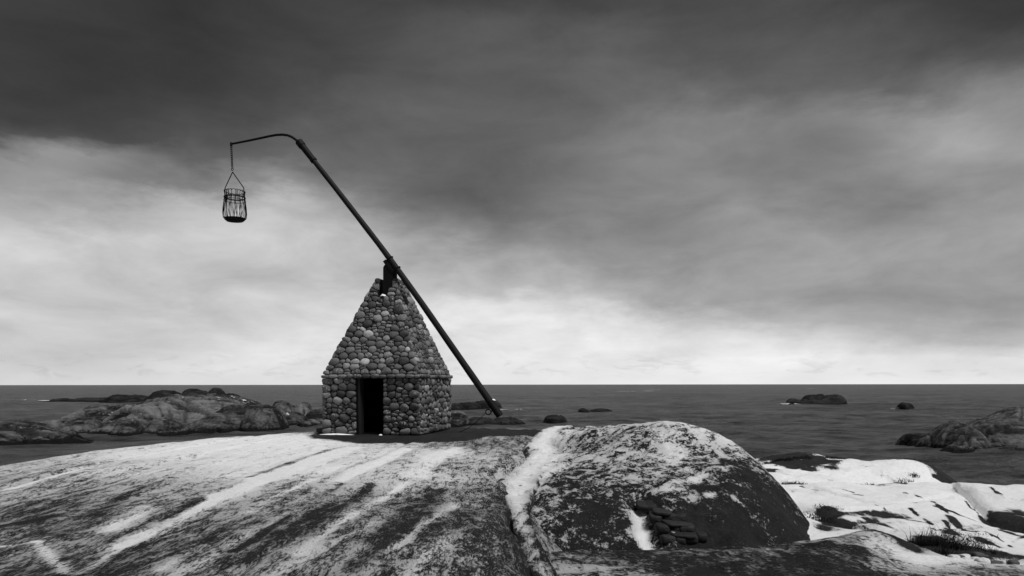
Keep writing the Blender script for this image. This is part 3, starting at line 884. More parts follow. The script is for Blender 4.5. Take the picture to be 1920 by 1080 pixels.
islet('island', [
    dome(-200, 205, 791, 56.5, 5.0, 1.1, .2), dome(-120, 130, 796, 55, 4.0, 1.1), dome(60, 150, 793, 64, 3.5, 1), dome(90, 205, 784, 65, 3.2, 1.1), dome(-160, 60, 800, 68, 4, 1),
    dome(140, 360, 782, 67, 5.6, .9, -.3), dome(195, 300, 786, 63, 2.5, 1), dome(240, 385, 785, 65, 4.2, 1.0, .2),
    dome(110, 340, 757, 84, 8, .9), dome(150, 570, 743, 88, 13, .9), dome(280, 540, 740.5, 82, 10, 1.0), dome(210, 420, 749, 77, 8, .9, -.2),
    dome(380, 545, 757, 73, 6, 1.8), dome(455, 540, 762, 70.5, 4, 2.6), dome(340, 480, 771, 70, 4.4, 1.1), dome(340, 420, 795, 66, 1.8, 1.2), dome(400, 450, 797, 67, 1.6, 1.2),
    dome(505, 565, 752, 89, 5, 1.4), dome(545, 596, 757, 91, 4, 1.3), dome(515, 588, 775, 78, 3.2, 1.5), dome(565, 640, 771, 82, 4, 1.4), dome(545, 620, 788, 76, 2.2, 1.3), dome(470, 545, 800, 70, 1.6)],
    0.15, M_SHORE, 100, 1.0, 0.75, kind='structure')

def skerry(label, domes, step, seed, rough, mat=None, snow=0.0):
    islet('sea_rock', domes, step, mat or M_SHORE_D, seed, rough, snow, label=label, category='sea rock', group='rocks standing out of the sea')


skerry('cluster of tall dark rocks behind the left island', [dome(270, 350, 730, 172, 6, 1.4), dome(335, 400, 731, 170, 6, 1.8), dome(385, 428, 731, 173, 5, 2.2), dome(400, 458, 738, 168, 5), dome(180, 285, 739, 176, 5, 1.2)], .32, 130, 1.2, M_SHORE_D)
skerry('long flat dark reef on the far left below the horizon', [dome(70, 170, 748, 186, 3.5, 1.2), dome(110, 270, 744.5, 192, 6, 1.2), dome(190, 300, 741, 196, 6, 1.3)], .4, 140, 1.0)
islet('headland', [dome(1760, 2450, 746, 55, 9, .85), dome(1800, 2060, 763, 52.5, 5.5, 1.0), dome(1785, 1960, 786, 50, 4, 1.2), dome(1742, 1850, 797, 49, 3.4, 1.5), dome(1690, 1775, 813, 52.5, 2.2, 2.0), dome(1715, 1800, 821, 50, 2.0, 1.4),
      dome(1755, 1875, 836, 46.4, 1.8, 1.4), dome(1830, 2020, 840, 44.6, 1.9, 1.4), dome(1860, 2250, 790, 48, 4.6, 1.1), dome(1900, 2300, 772, 52, 6, 1.1)], .11, M_SHORE, 150, .8, .25, kind='structure')
skerry('broad dark skerry with surf at its left end, near the right horizon', [dome(1466, 1520, 750, 160, 4, 2), dome(1495, 1560, 740, 161, 4, 1.6), dome(1530, 1587, 742, 159, 4, 3), dome(1480, 1585, 749, 158, 5, 2)], .3, 160, .9, M_SHORE_D)
skerry('small lone dark rock in the open sea at right', [dome(1678, 1716, 756.5, 128, 2, 1.6), dome(1684, 1704, 757, 127, 1.6, 2)], .2, 170, .5)
skerry('long low rock awash in the middle of the sea', [dome(1082, 1110, 767, 112, 1.6, 2), dome(1095, 1160, 768, 113, 2, 1.5)], .18, 180, .5)
skerry('rounded black rock just right of the beam end', [dome(1014, 1066, 779, 86, 2.2, 2.4)], .12, 190, .45)
skerry('flat black reef crossing behind the beam end', [dome(850, 905, 754, 128, 3, 2), dome(880, 945, 752, 130, 3, 2.6), dome(835, 872, 757, 126, 3)], .22, 200, .6)
skerry('grey rounded rock beside the right wall of the hut', [dome(820, 888, 774, 77, 3, 2.2), dome(800, 850, 768, 82, 3, 2)], .14, 210, .7, M_SHORE)
skerry('long dark low rock below the beam end', [dome(865, 940, 784, 77, 2.2, 1.8), dome(900, 998, 786, 78, 2.2, 1.6)], .14, 220, .6)

# surf
def foam(label, px0, px1, py, D, seed, width=0.8):
    n, m = 90, 14
    a = np.linspace(px0, px1, n); t = np.linspace(-1, 1, m)
    cx = (a - CX) / FPX * D
    X, T = np.meshgrid(cx, t, indexing='ij')
    Y = D + T * width * (1 + .6 * fbm(X * .8, T, 0, 2, seed)) + .8 * fbm(X * .3, X * 0, 0, 2, seed + 1)
    Z = 0.12 + .34 * np.maximum(fbm(X * 1.1, Y * 1.1, 0, 4, seed + 2), -.1)
    gap = fbm(X * .6, Y * .6, 0, 3, seed + 3) > -.08
    F = grid_faces(n, m); g = gap.reshape(-1)[F].all(1)
    V, F, _ = compact(np.stack([X, Y, Z], -1).reshape(-1, 3), F[g], {})
    if len(F):
        link('sea_foam', raw_mesh('sea_foam', V, F), M_FOAM, kind='stuff', label=label)


for i, (l, a, b_, D, w) in enumerate([
        ('white surf at the left end of the broad skerry', 1461, 1500, 155, 1.1), ('white breaker on the open sea', 1160, 1190, 440, 5),
        ('white breaker farther out on the open sea', 1205, 1235, 460, 4), ('thin white breaker near the horizon', 1212, 1240, 620, 6), ('white surf right of the beam end', 938, 978, 122, .7),
        ('white surf on the flat reef at far left', 35, 62, 205, 1.4), ('white surf before the flat reef at far left', 66, 96, 196, 1.2), ('white surf by the lone rock', 1672, 1684, 126, .6), ('faint breaker at far right', 1508, 1532, 700, 8)]):
    foam(l, a, b_, 0, D, 300 + i * 7, w)

# ------------------------------------------------------------------ the stone hut
TH = R(12.2)
CORN = W(785, 816, 21.83)                       # near right corner at the ground
fu = np.array([math.cos(TH), -math.sin(TH), 0])  # along the front, to the right
fd = np.array([math.sin(TH), math.cos(TH), 0])   # into the hut
UP = np.array([0, 0, 1.0])
SIDE = 3.30; WALL_H = 1.87; ROOF_H = 3.36; TOP = 0.66
base_z = ZB
C0 = np.array([CORN[0], CORN[1], base_z]) + (-fu + fd) * SIDE / 2      # centre on the ground
rng = random.Random(5)

hut = link('stone_hut', None, label='pyramid-roofed hut of rounded beach stones with a dark doorway', category='hut')
hut.location = C0
bpy.context.view_layer.update()


def hl(p):          # world to hut space (the empty only translates)
    return np.asarray(p) - C0


# beam line, needed to keep the stones clear of it
B_OFF = -.45


def on_beam(px, py, off=None):
    """where the sight line meets the upright plane through the hut's middle along its front"""
    off = B_OFF if off is None else off
    dirv = np.array([(px - CX) / FPX, 1.0, -(py - HY) / FPX]); o = np.array([0, 0, EYE])
    t = np.dot(C0 + fd * off - o, fd) / np.dot(dirv, fd)
    return o + dirv * t


B_PX = [(563, 268), (596, 310), (630, 353), (671, 406), (713, 460.5), (742, 500), (792, 570), (837, 635), (882, 700), (909, 739), (936, 777.5)]
B_PTS3 = np.array([on_beam(*p) for p in B_PX])
B_LEN = np.concatenate([[0], np.cumsum(np.linalg.norm(np.diff(B_PTS3, axis=0), axis=1))]); B_LEN /= B_LEN[-1]


def ba(t):
    """point along the slightly crooked spar"""
    if t < 0: return B_PTS3[0] + (B_PTS3[0] - B_PTS3[1]) * (-t) / B_LEN[1]
    if t > 1: return B_PTS3[-1] + (B_PTS3[-1] - B_PTS3[-2]) * (t - 1) / (1 - B_LEN[-2])
    return np.array([np.interp(t, B_LEN, B_PTS3[:, k]) for k in range(3)])


def bt(py):
    return float(np.interp(py, [p[1] for p in B_PX], B_LEN))


BEAM_A, BEAM_B = ba(0), ba(1)


def beam_clear(p, r):
    return min(np.linalg.norm(p - ba(t)) for t in np.linspace(.4, .8, 60)) > r + 0.13


def clip_poly(poly, nx, ny, c):
    out = []
    n = len(poly)
    for i in range(n):
        p, q = poly[i], poly[(i + 1) % n]
        a, b_ = p[0] * nx + p[1] * ny - c, q[0] * nx + q[1] * ny - c
        if a <= 0:
            out.append(p)
        if a * b_ < 0:
            t = a / (a - b_); out.append((p[0] + (q[0] - p[0]) * t, p[1] + (q[1] - p[1]) * t))
    return out


def centroid(poly):
    A = cx = cy = 0
    for i in range(len(poly)):
        x0, y0 = poly[i]; x1, y1 = poly[(i + 1) % len(poly)]
        c = x0 * y1 - x1 * y0; A += c; cx += (x0 + x1) * c; cy += (y0 + y1) * c
    A = A / 2
    return (cx / (6 * A), cy / (6 * A), abs(A)) if abs(A) > 1e-7 else (poly[0][0], poly[0][1], 0)


def pack(region, rowh=(.12, .24), wid=(.11, .38)):
    """irregular coursed rubble: power cells of jittered rows"""
    ys = [p[1] for p in region]; xs = [p[0] for p in region]
    pts = []
    y = min(ys); k = 0
    while y < max(ys) - 0.04:
        h = rng.uniform(*rowh); yc = y + h / 2
        seg = clip_poly(clip_poly(region, 0, 1, yc + .01), 0, -1, -(yc - .01))
        if seg:
            xa, xb = min(p[0] for p in seg), max(p[0] for p in seg)
            x = xa + rng.uniform(-.08, .06)
            while x < xb:
                w = rng.uniform(*wid) * (1 if rng.random() > .15 else 1.25); w = min(w, max(h * 2.4, .16))
                xc = x + w / 2
                if xc > xb + .02:
                    break
                if h > .17 and rng.random() < .25:      # two small ones stacked
                    pts.append((xc, yc - h * .25, w * .5)); pts.append((xc + rng.uniform(-.03, .03), yc + h * .25, w * .5))
                else:
                    pts.append((xc, yc + rng.uniform(-.045, .045), w))
                x += w
        y += h
    ax = 0.86
    for it in range(2):
        cells = []
        for i, (x, y, w) in enumerate(pts):
            poly = [(p[0] * ax, p[1]) for p in region]
            X, Y = x * ax, y
            for j, (x2, y2, w2) in enumerate(pts):
                if j == i or abs(x2 - x) > .75 or abs(y2 - y) > .6:
                    continue
                nx, ny = x2 * ax - X, y2 - Y
                wt = .012 * ((w / .26) ** 2 - (w2 / .26) ** 2)
                c = (x2 * ax * x2 * ax + y2 * y2 - X * X - Y * Y + wt) / 2
                poly = clip_poly(poly, nx, ny, c)
                if len(poly) < 3:
                    break
            cells.append([(p[0] / ax, p[1]) for p in poly] if len(poly) >= 3 else None)
        if it == 0:
            pts = [((x + centroid(c)[0]) / 2, (y + centroid(c)[1]) / 2, w) if c and centroid(c)[2] > 1e-4 else (x, y, w) for (x, y, w), c in zip(pts, cells)]
    return [c for c in cells if c and centroid(c)[2] > .0045]


def cobble(poly, gap=.007, npt=12, hgt=None):
    """rounded stone from a cell outline: local rings (x, y, out)"""
    cx, cy, A = centroid(poly); r = math.sqrt(A / math.pi)
    P = poly
    for _ in range(2):
        Q = []
        for i in range(len(P)):
            p, q = P[i], P[(i + 1) % len(P)]
            Q.append((p[0] * .82 + q[0] * .18, p[1] * .82 + q[1] * .18)); Q.append((p[0] * .18 + q[0] * .82, p[1] * .18 + q[1] * .82))
        P = Q
    P = np.array(P) - (cx, cy)
    L = np.concatenate([[0], np.cumsum(np.linalg.norm(np.diff(np.vstack([P, P[:1]]), axis=0), axis=1))])
    s = np.linspace(0, L[-1], npt, endpoint=False); PP = np.vstack([P, P[:1]])
    P = np.stack([np.interp(s, L, PP[:, 0]), np.interp(s, L, PP[:, 1])], -1)
    rr = np.linalg.norm(P, axis=1)
    P = P * (np.maximum(rr - gap, rr * .5) / rr)[:, None]
    h = (hgt or min(.09, r * rng.uniform(.40, .58)))
    tx, ty = rng.uniform(-.28, .28), rng.uniform(-.28, .28)
    ox, oy = rng.uniform(-.12, .12) * r, rng.uniform(-.05, .14) * r
    V = []
    for sc, z in ((.84, -1.1), (.98, -.4), (1.0, .12), (.94, .58), (.76, .90)):
        w = max(0, z)
        q = P * sc + np.array([ox, oy]) * w
        zz = z * h + (q[:, 0] * tx + q[:, 1] * ty) * w + np.array([rng.uniform(-.05, .05) * h for _ in range(npt)])
        V += [(a + cx, b_ + cy, c) for (a, b_), c in zip(q, zz)]
    V.append((cx + ox, cy + oy, h * 1.02))
    F = []
    for k in range(4):
        for i in range(npt):
            F.append((k * npt + i, k * npt + (i + 1) % npt, (k + 1) * npt + (i + 1) % npt, (k + 1) * npt + i))
    F += [(4 * npt + i, 4 * npt + (i + 1) % npt, 5 * npt) for i in range(npt)]
    return V, F, (cx, cy, A)


def tone():
    t = min(.5, max(.03, .088 * math.exp(rng.gauss(0, .44))))
    if rng.random() < .035: t = rng.uniform(.2, .34)
    return t, rng.choice([0, 0, 0, 0, 0, .3, .6, .9])


stones = []   # (verts in hut space, faces, tone, speck, apparent size, 'wall' or 'roof', on a hidden side)


def lay(region, org, u, v, n, owner, hidden=False, rowh=(.12, .24), wid=(.11, .38), cut=None):
    for cell in pack(region, rowh, wid):
        V, F, (cx, cy, A) = cobble(cell)
        c = org + u * cx + v * cy
        if not beam_clear(c + n * .04, math.sqrt(A) * .5):
            continue
        pts = [hl(org + u * a + v * b_ + n * d) for a, b_, d in V]
        view = np.array([0, 0, EYE]) - c; dist = np.linalg.norm(view)
        app = A * max(0, np.dot(view / dist, n)) / dist ** 2
        t, s = tone()
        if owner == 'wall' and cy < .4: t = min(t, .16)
        stones.append((pts, F, t, s, 0 if hidden else app, owner))


H2 = SIDE / 2
FLo = C0 - fu * H2 - fd * H2                    # front left corner
DX0, DX1 = 1.20, 2.08                           # doorway along the front
EX = .05                                        # stones run a little past the corners
# front wall left and right of the doorway
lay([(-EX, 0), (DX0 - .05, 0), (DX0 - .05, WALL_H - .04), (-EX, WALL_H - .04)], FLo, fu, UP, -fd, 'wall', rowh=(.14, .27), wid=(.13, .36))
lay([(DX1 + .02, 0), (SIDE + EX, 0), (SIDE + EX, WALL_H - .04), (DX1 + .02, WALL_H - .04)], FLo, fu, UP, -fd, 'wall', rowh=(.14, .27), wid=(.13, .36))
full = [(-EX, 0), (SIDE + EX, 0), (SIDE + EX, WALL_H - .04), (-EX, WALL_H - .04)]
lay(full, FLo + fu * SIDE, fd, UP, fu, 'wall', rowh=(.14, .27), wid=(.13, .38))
lay(full, FLo + fu * SIDE + fd * SIDE, -fu, UP, fd, 'wall', True)
lay(full, FLo + fd * SIDE, -fd, UP, -fu, 'wall', True)
# roof faces
run = (SIDE - TOP) / 2
slope = math.hypot(run, ROOF_H)
SLOT0, SLOT1, SLOTB = SIDE / 2 - .19, SIDE / 2 + .13, slope * .805   # the notch for the bracket plates


def roof_face(org, u, inward, n_flat, slot=False, hidden=False):
    v = (inward * run + UP * ROOF_H) / slope
    n = (n_flat * ROOF_H + UP * run) / slope
    e = EX
    def xl(t): return -e + run * t / slope
    def xr(t): return SIDE + e - run * t / slope
    y0 = .02
    if slot:
        lay([(xl(y0), y0), (xr(y0), y0), (xr(SLOTB), SLOTB), (xl(SLOTB), SLOTB)], org, u, v, n, 'roof', hidden)
        lay([(xl(SLOTB), SLOTB), (SLOT0, SLOTB), (SLOT0, slope), (xl(slope), slope)], org, u, v, n, 'roof', hidden, (.13, .17), (.24, .4))
        lay([(SLOT1, SLOTB), (xr(SLOTB), SLOTB), (xr(slope), slope), (SLOT1, slope)], org, u, v, n, 'roof', hidden, (.13, .17), (.24, .4))
    else:
        lay([(xl(y0), y0), (xr(y0), y0), (xr(slope), slope), (xl(slope), slope)], org, u, v, n, 'roof', hidden)


EAV = WALL_H + .05
zE = UP * EAV
roof_face(FLo + zE, fu, fd, -fd, slot=True)
roof_face(FLo + fu * SIDE + zE, fd, -fu, fu)
roof_face(FLo + fu * SIDE + fd * SIDE + zE, -fu, -fd, fd, hidden=True)
roof_face(FLo + fd * SIDE + zE, -fd, fu, -fu, hidden=True)
# the projecting course of flat stones between wall and roof
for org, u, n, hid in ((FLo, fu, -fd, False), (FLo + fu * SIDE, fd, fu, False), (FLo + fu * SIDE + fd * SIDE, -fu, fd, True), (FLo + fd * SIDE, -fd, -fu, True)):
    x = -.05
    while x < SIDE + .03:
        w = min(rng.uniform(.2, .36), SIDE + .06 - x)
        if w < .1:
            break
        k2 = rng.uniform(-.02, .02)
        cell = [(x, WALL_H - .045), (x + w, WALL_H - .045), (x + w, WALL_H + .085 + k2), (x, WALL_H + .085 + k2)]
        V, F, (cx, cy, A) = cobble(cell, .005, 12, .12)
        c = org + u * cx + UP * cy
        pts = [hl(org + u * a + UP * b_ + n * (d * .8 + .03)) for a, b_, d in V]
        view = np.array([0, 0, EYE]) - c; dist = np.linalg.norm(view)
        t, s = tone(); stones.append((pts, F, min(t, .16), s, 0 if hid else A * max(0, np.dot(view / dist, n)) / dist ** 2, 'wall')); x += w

# the cores that carry the stones
T = .34
IN = .045
def hv(a, b_, z): return hl(C0 + fu * a + fd * b_ + UP * z)


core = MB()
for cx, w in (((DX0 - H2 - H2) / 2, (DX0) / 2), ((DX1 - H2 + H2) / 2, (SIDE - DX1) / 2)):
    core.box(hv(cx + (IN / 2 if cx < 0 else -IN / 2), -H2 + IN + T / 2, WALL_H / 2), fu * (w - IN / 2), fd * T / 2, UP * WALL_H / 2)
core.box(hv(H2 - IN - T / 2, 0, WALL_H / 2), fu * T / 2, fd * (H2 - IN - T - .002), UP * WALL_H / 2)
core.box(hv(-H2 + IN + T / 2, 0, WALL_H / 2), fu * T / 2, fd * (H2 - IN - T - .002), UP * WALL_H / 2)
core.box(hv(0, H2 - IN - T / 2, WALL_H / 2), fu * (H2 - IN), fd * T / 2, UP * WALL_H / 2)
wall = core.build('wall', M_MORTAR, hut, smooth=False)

rc = MB()
def rquad(hb, z): return [hv(-hb, -hb, z), hv(hb, -hb, z), hv(hb, hb, z), hv(-hb, hb, z)]


zs = EAV + ROOF_H * .80
hb0, hb1 = H2 - IN - .004, H2 - run * .80 - IN
P0, P1 = rquad(hb0, EAV - .05), rquad(hb1, zs)
rc.add(P0 + P1, [(3, 2, 1, 0), (4, 5, 6, 7)] + [(i, (i + 1) % 4, 4 + (i + 1) % 4, 4 + i) for i in range(4)])
# above the notch the core is two horns, left and right of the bracket
ht = TOP / 2 - IN
for xa, xb, ta, tb in ((-hb1, SLOT0 - H2 - .01, -ht, SLOT0 - H2 - .01), (SLOT1 - H2 + .01, hb1, SLOT1 - H2 + .01, ht)):
    lo = [hv(xa, -hb1, zs + .002), hv(xb, -hb1, zs + .002), hv(xb, hb1, zs + .002), hv(xa, hb1, zs + .002)]
    z2 = EAV + ROOF_H - .02
    hi = [hv(ta, -ht, z2), hv(tb, -ht, z2), hv(tb, ht, z2), hv(ta, ht, z2)]
    rc.add(lo + hi, [(3, 2, 1, 0), (4, 5, 6, 7)] + [(i, (i + 1) % 4, 4 + (i + 1) % 4, 4 + i) for i in range(4)])
roof = rc.build('roof', M_MORTAR, hut, smooth=False)


def stone_mesh(name, items):
    V, F, t, s = [], [], [], []
    for pts, f, tn, sk, *_ in items:
        k = len(V); V += [tuple(p) for p in pts]; F += [tuple(i + k for i in q) for q in f]; t += [tn] * len(pts); s += [sk] * len(pts)
    me = bpy.data.meshes.new(name); me.from_pydata(V, [], F)
    me.polygons.foreach_set('use_smooth', np.ones(len(F), bool))
    for an, vals in (('tone', t), ('speck', s)):
        a = me.attributes.new(an, 'FLOAT', 'POINT'); a.data.foreach_set('value', np.array(vals, np.float32))
    me.update(); return me


order = sorted(range(len(stones)), key=lambda i: -stones[i][4])
big = set(order[:300])
rest = []
for i, s in enumerate(stones):
    if i in big:
        link('stone', stone_mesh('stone', [s]), M_STONE, wall if s[5] == 'wall' else roof)
    else:
        rest.append(s)
link('stone_packing', stone_mesh('stone_packing', rest), M_STONE, hut, kind='stuff')
print('stones', len(stones))

# doorway: timber jambs and head, floor, threshold
dz = WALL_H - .05
for xx, nm in ((DX0 - H2, 1), (DX1 - H2 + .05, -1)):
    MB().box(hv(xx + nm * .034, -H2 + .19, dz / 2), fu * .03, fd * .16, UP * dz / 2).build('door_jamb', M_WOOD if nm > 0 else M_TAR, hut, bevel=.006)
MB().box(hv((DX0 + DX1) / 2 - H2, -H2 + .16, dz + .018), fu * ((DX1 - DX0) / 2), fd * .17, UP * .016).build('door_head', M_TAR, hut)
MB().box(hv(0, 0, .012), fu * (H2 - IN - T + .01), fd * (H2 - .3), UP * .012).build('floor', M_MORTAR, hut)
# bracket: two upright plates with rounded heads on either side of the beam, and the axle
PIV = on_beam(742, 500)
for off, x0, wid, ztop in ((-.53, 727, .165, 494), (-.16, 740, .085, 506)):
    c = on_beam(x0, ztop, off)
    zt = c[2]; cxl = np.dot(c - C0, fu)
    poly = []
    for k in range(13):
        an = math.pi * k / 12
        poly.append(hv(cxl + wid * math.cos(an), off, zt - base_z - wid + wid * math.sin(an)))
    bz = EAV + ROOF_H * .79
    poly += [hv(cxl - wid, off, bz), hv(cxl + wid, off, bz)]
    pl = MB().prism(poly, fd * .03).build('bracket_plate', M_IRON, hut)
    # pale disc, its colour standing for sky light through the pin hole
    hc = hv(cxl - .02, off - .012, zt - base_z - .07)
    MB().tube([hc, hc + fd * .02], .028, 10).build('bolt_or_pin_hole', plain_mat('pin_hole_sky', .3, .45, 9, .4, .5) if off < 0 else M_IRON, pl)
ax = on_beam(735, 505)
MB().tube([hl(ax - fd * .07), hl(ax + fd * .32)], .035, 10).build('axle', M_IRON, hut)
MB().box(hv(np.dot(on_beam(728, 540) - C0, fu), -.30, EAV + ROOF_H * .83), fu * .12, fd * .05, UP * .30).build('bracket_post', M_IRON, hut)
# snow in the foot of the notch
def snow_lump(name, c, rx, ry, h, seed, parent=None, **props):
    n, m = 22, 22
    A, B = np.meshgrid(np.linspace(-1, 1, n), np.linspace(-1, 1, m), indexing='ij')
    q = A ** 2 + B ** 2
    Z = h * np.maximum(1 - q, -.4) * (1 + .5 * fbm(A * 2, B * 2, 0, 3, seed)) + .15 * h * fbm(A * 5, B * 5, 0, 2, seed + 1)
    V = np.asarray(c) + (A[..., None] * np.asarray(rx) + B[..., None] * np.asarray(ry)) + Z[..., None] * UP
    F = grid_faces(n, m); F = F[(q.reshape(-1)[F] < 1.25).all(1)]
    return link(name, raw_mesh(name, V.reshape(-1, 3), F), M_SNOW, parent, **props)


snow_lump('snow_cap', hv(np.dot(on_beam(720, 557) - C0, fu) + .05, -.62, EAV + ROOF_H * .80 + .02), fu * .10, fd * .10, .07, 3, hut)
# low concrete footing at the back left corner and snow along the foot of the front wall
MB().box(hv(-H2 - .35, .2, .02), fu * .38, fd * 1.0, UP * .10).build('footing', M_CONC, hut, bevel=.01)
snow_lump('snow_drift', C0 + fu * (-H2 + .55) - fd * (H2 + .14) + UP * -.01, fu * .62, fd * .08, .035, 8, None, kind='stuff')
snow_lump('snow_drift', C0 + fu * (DX1 - H2 - .03) - fd * (H2 + .12) + UP * -.01, fu * .06, fd * .05, .035, 9, None, kind='stuff')

# ------------------------------------------------------------------ the lever beam
beam = link('lever_beam', None, label='long tarred timber lever beam tilted across the hut top', category='beam')
beam.location = PIV
bpy.context.view_layer.update()
bl = lambda p: np.asarray(p) - PIV
bdir = (BEAM_B - BEAM_A) / np.linalg.norm(BEAM_B - BEAM_A)
bside = np.cross(bdir, fd); bside /= np.linalg.norm(bside)
if bside[2] > 0: bside = -bside          # underside of the beam
MB().tube([bl(ba(t)) for t in np.linspace(.055, 1, 40)], [.086 + .034 * t + .002 * math.sin(t * 60) for t in np.linspace(.055, 1, 40)], 16).build('spar', M_TAR, beam)
# iron sleeve where the timber meets the bent rod
MB().tube([bl(ba(0.0)), bl(ba(.045)), bl(ba(.07))], [.115, .112, .105], 14).build('sleeve', M_IRON, beam)
MB().tube([bl(ba(-.006)), bl(ba(.012))], .135, 14).build('collar', M_IRON, beam)
MB().tube([bl(ba(.064)), bl(ba(.072))], .118, 14).build('collar', M_IRON, beam)
# bent rod that carries the basket
rod = [(566, 274), (556, 262), (548, 256.5), (540, 253.2), (530, 252), (518, 252.6), (505, 255), (470, 262.5), (434, 269.5)]
pts = [bl(on_beam(*p)) for p in rod]
MB().tube(pts, [.05, .048, .045, .044, .043, .042, .04, .038, .034], 10).build('iron_rod', M_IRON, beam)
tip = on_beam(434, 269.5)
MB().tube([bl(tip + UP * .05), bl(tip - UP * .07)], .045, 8).build('rod_tip', M_IRON, beam)
# strap irons and saddle at the pivot
for px, py in ((735, 485), (752, 504)):
    t = bt(py)
    c = ba(t); ring = []
    for k in range(20):
        an = 2 * math.pi * k / 20
        ring.append(bl(c + (bside * math.cos(an) + fd * math.sin(an)) * (.118)))
    st = MB().tube(ring, .022, 6, closed=True).build('strap', M_IRON, beam)
    MB().tube([bl(c + bside * .11), bl(c + bside * .24)], .03, 6).build('bolt_or_pin_hole', M_IRON, st)
tm = ba(bt(494))
MB().box(bl(tm + bside * .17), bdir * .26, bside * .06, fd * .10).build('saddle', M_IRON, beam, bevel=.01)
# end cap and iron ring under the heel of the beam
MB().tube([bl(ba(.955)), bl(ba(1.004))], .126, 16).build('end_cap', M_IRON, beam)
rc_ = on_beam(915.5, 772.5); ringp = []
for k in range(24):
    an = 2 * math.pi * k / 24
    ringp.append(bl(rc_ + (fu * math.cos(an) + UP * math.sin(an)) * .088))
MB().tube(ringp, .018, 6, closed=True).build('ring', M_IRON, beam)
MB().tube([bl(rc_ + fu * .085), bl(rc_ + fu * .085 + (ba(.975) - rc_) * .55)], .026, 6).build('ring_eye', M_IRON, beam)
# snow lying on the heel
snow_lump('snow_cap', bl(ba(.957) - bside * .12 + fu * .02), bdir * .02 + fu * .05, fd * .06, .03, 4, beam)

# tether from the ring to the ground
a0 = rc_ - fu * .085 - UP * .02; a1 = np.array([W(858, 808, 23.2)[0], 23.2, ZB - .02])
tp = []
for k in range(15):
    t = k / 14
    tp.append(a0 + (a1 - a0) * t - UP * .10 * math.sin(math.pi * t) * 1.0)
MB().tube(tp, .010, 6).build('rope', M_IRON, None, label='thin slack rope from the ring under the beam to the ground', category='rope')

# chain
ch0, ch1 = tip - UP * .06, on_beam(436, 314)
chain = link('chain', None, label='short chain hanging from the bent rod tip', category='chain'); chain.location = ch0
NL = 11; dv = (ch1 - ch0) / NL
for k in range(NL):
    c = (ch0 + dv * (k + .5)) - ch0; L = np.linalg.norm(dv) * .62; e = dv / np.linalg.norm(dv)
    sd_ = fu if k % 2 else (fu * .45 + fd * .9)
    lp = [c + e * math.cos(2 * math.pi * q / 12) * L + sd_ * math.sin(2 * math.pi * q / 12) * .028 for q in range(12)]
    MB().tube(lp, .0125, 5, closed=True).build('link', M_IRON, chain)

# fire basket
BK = on_beam(440.5, 388)
bk = link('fire_basket', None, label='open iron wire basket hanging from the chain by a wire bail', category='basket')
bk.location = BK
sc_ = np.dot(BK, np.array([0, 1, 0])) / FPX          # metres per pixel there
def prof(z):      # radius in metres at height z (pixels above the middle)
    return np.interp(z, [-27, -24, -20, -12, 0, 12, 18, 23, 30], [12, 17.5, 20.3, 21.3, 20.6, 18.9, 18.0, 17.6, 18.6]) * sc_
tilt = lambda p: p + np.array([0, 0, .03]) * 0
NW = 40
for k in range(NW):
    an = 2 * math.pi * (k + rng.uniform(-.3, .3)) / NW; tw = rng.uniform(-.22, .22)
    p_ = []
    for z in (-25, -20, -12, -3, 6, 13, 18, 23, 29):
        r = prof(z) * (1 - .012 * rng.random()); a2 = an + tw * (z / 40.0)
        p_.append((r * math.cos(a2), r * math.sin(a2), z * sc_))
    MB().tube(p_, .0088, 5).build('wire', M_IRON, bk)
NSC = 22
scal = []
for k in range(NSC * 6):
    an = 2 * math.pi * k / (NSC * 6); z = 28 + 1.9 * abs(math.sin(an * NSC / 2)) ** .7
    r = prof(z); scal.append((r * math.cos(an), r * math.sin(an), z * sc_))
MB().tube(scal, .011, 5, closed=True).build('scalloped_edge', M_IRON, bk)
for z, rr in ((18, .024), (12.5, .010)):
    MB().tube([(prof(z) * 1.02 * math.cos(2 * math.pi * k / 48), prof(z) * 1.02 * math.sin(2 * math.pi * k / 48), z * sc_) for k in range(48)], rr, 8, closed=True).build('rim', M_IRON, bk)
# dish at the foot
dm = MB(); rings = []
prof_d = [(0.02, -28.2), (8, -28), (14, -27), (18, -23.5), (19.6, -20.5), (18.6, -20.5), (13, -21.2), (.02, -21.5)]
for r, z in prof_d:
    rings.append([(r * sc_ * math.cos(2 * math.pi * k / 32), r * sc_ * math.sin(2 * math.pi * k / 32), (z + .9 * math.sin(2 * math.pi * k / 32)) * sc_) for k in range(32)])
V = sum(rings, []); F = [(i * 32 + k, i * 32 + (k + 1) % 32, (i + 1) * 32 + (k + 1) % 32, (i + 1) * 32 + k) for i in range(len(rings) - 1) for k in range(32)]
dm.add(V, F); dm.build('dish', M_IRON, bk)
# bail
apx = on_beam(436.5, 322) - BK
for px in (422.3, 457.5):
    e = on_beam(px, 370) - BK; m_ = on_beam(px, 352) - BK
    MB().tube([e, m_, m_ * .5 + apx * .5 + UP * .0, apx], .018, 6).build('bail', M_IRON, bk)
rg = on_beam(436, 317) - BK
MB().tube([rg + (fu * math.cos(2 * math.pi * k / 16) + UP * math.sin(2 * math.pi * k / 16)) * .042 for k in range(16)], .013, 6, closed=True).build('bail_ring', M_IRON, bk)

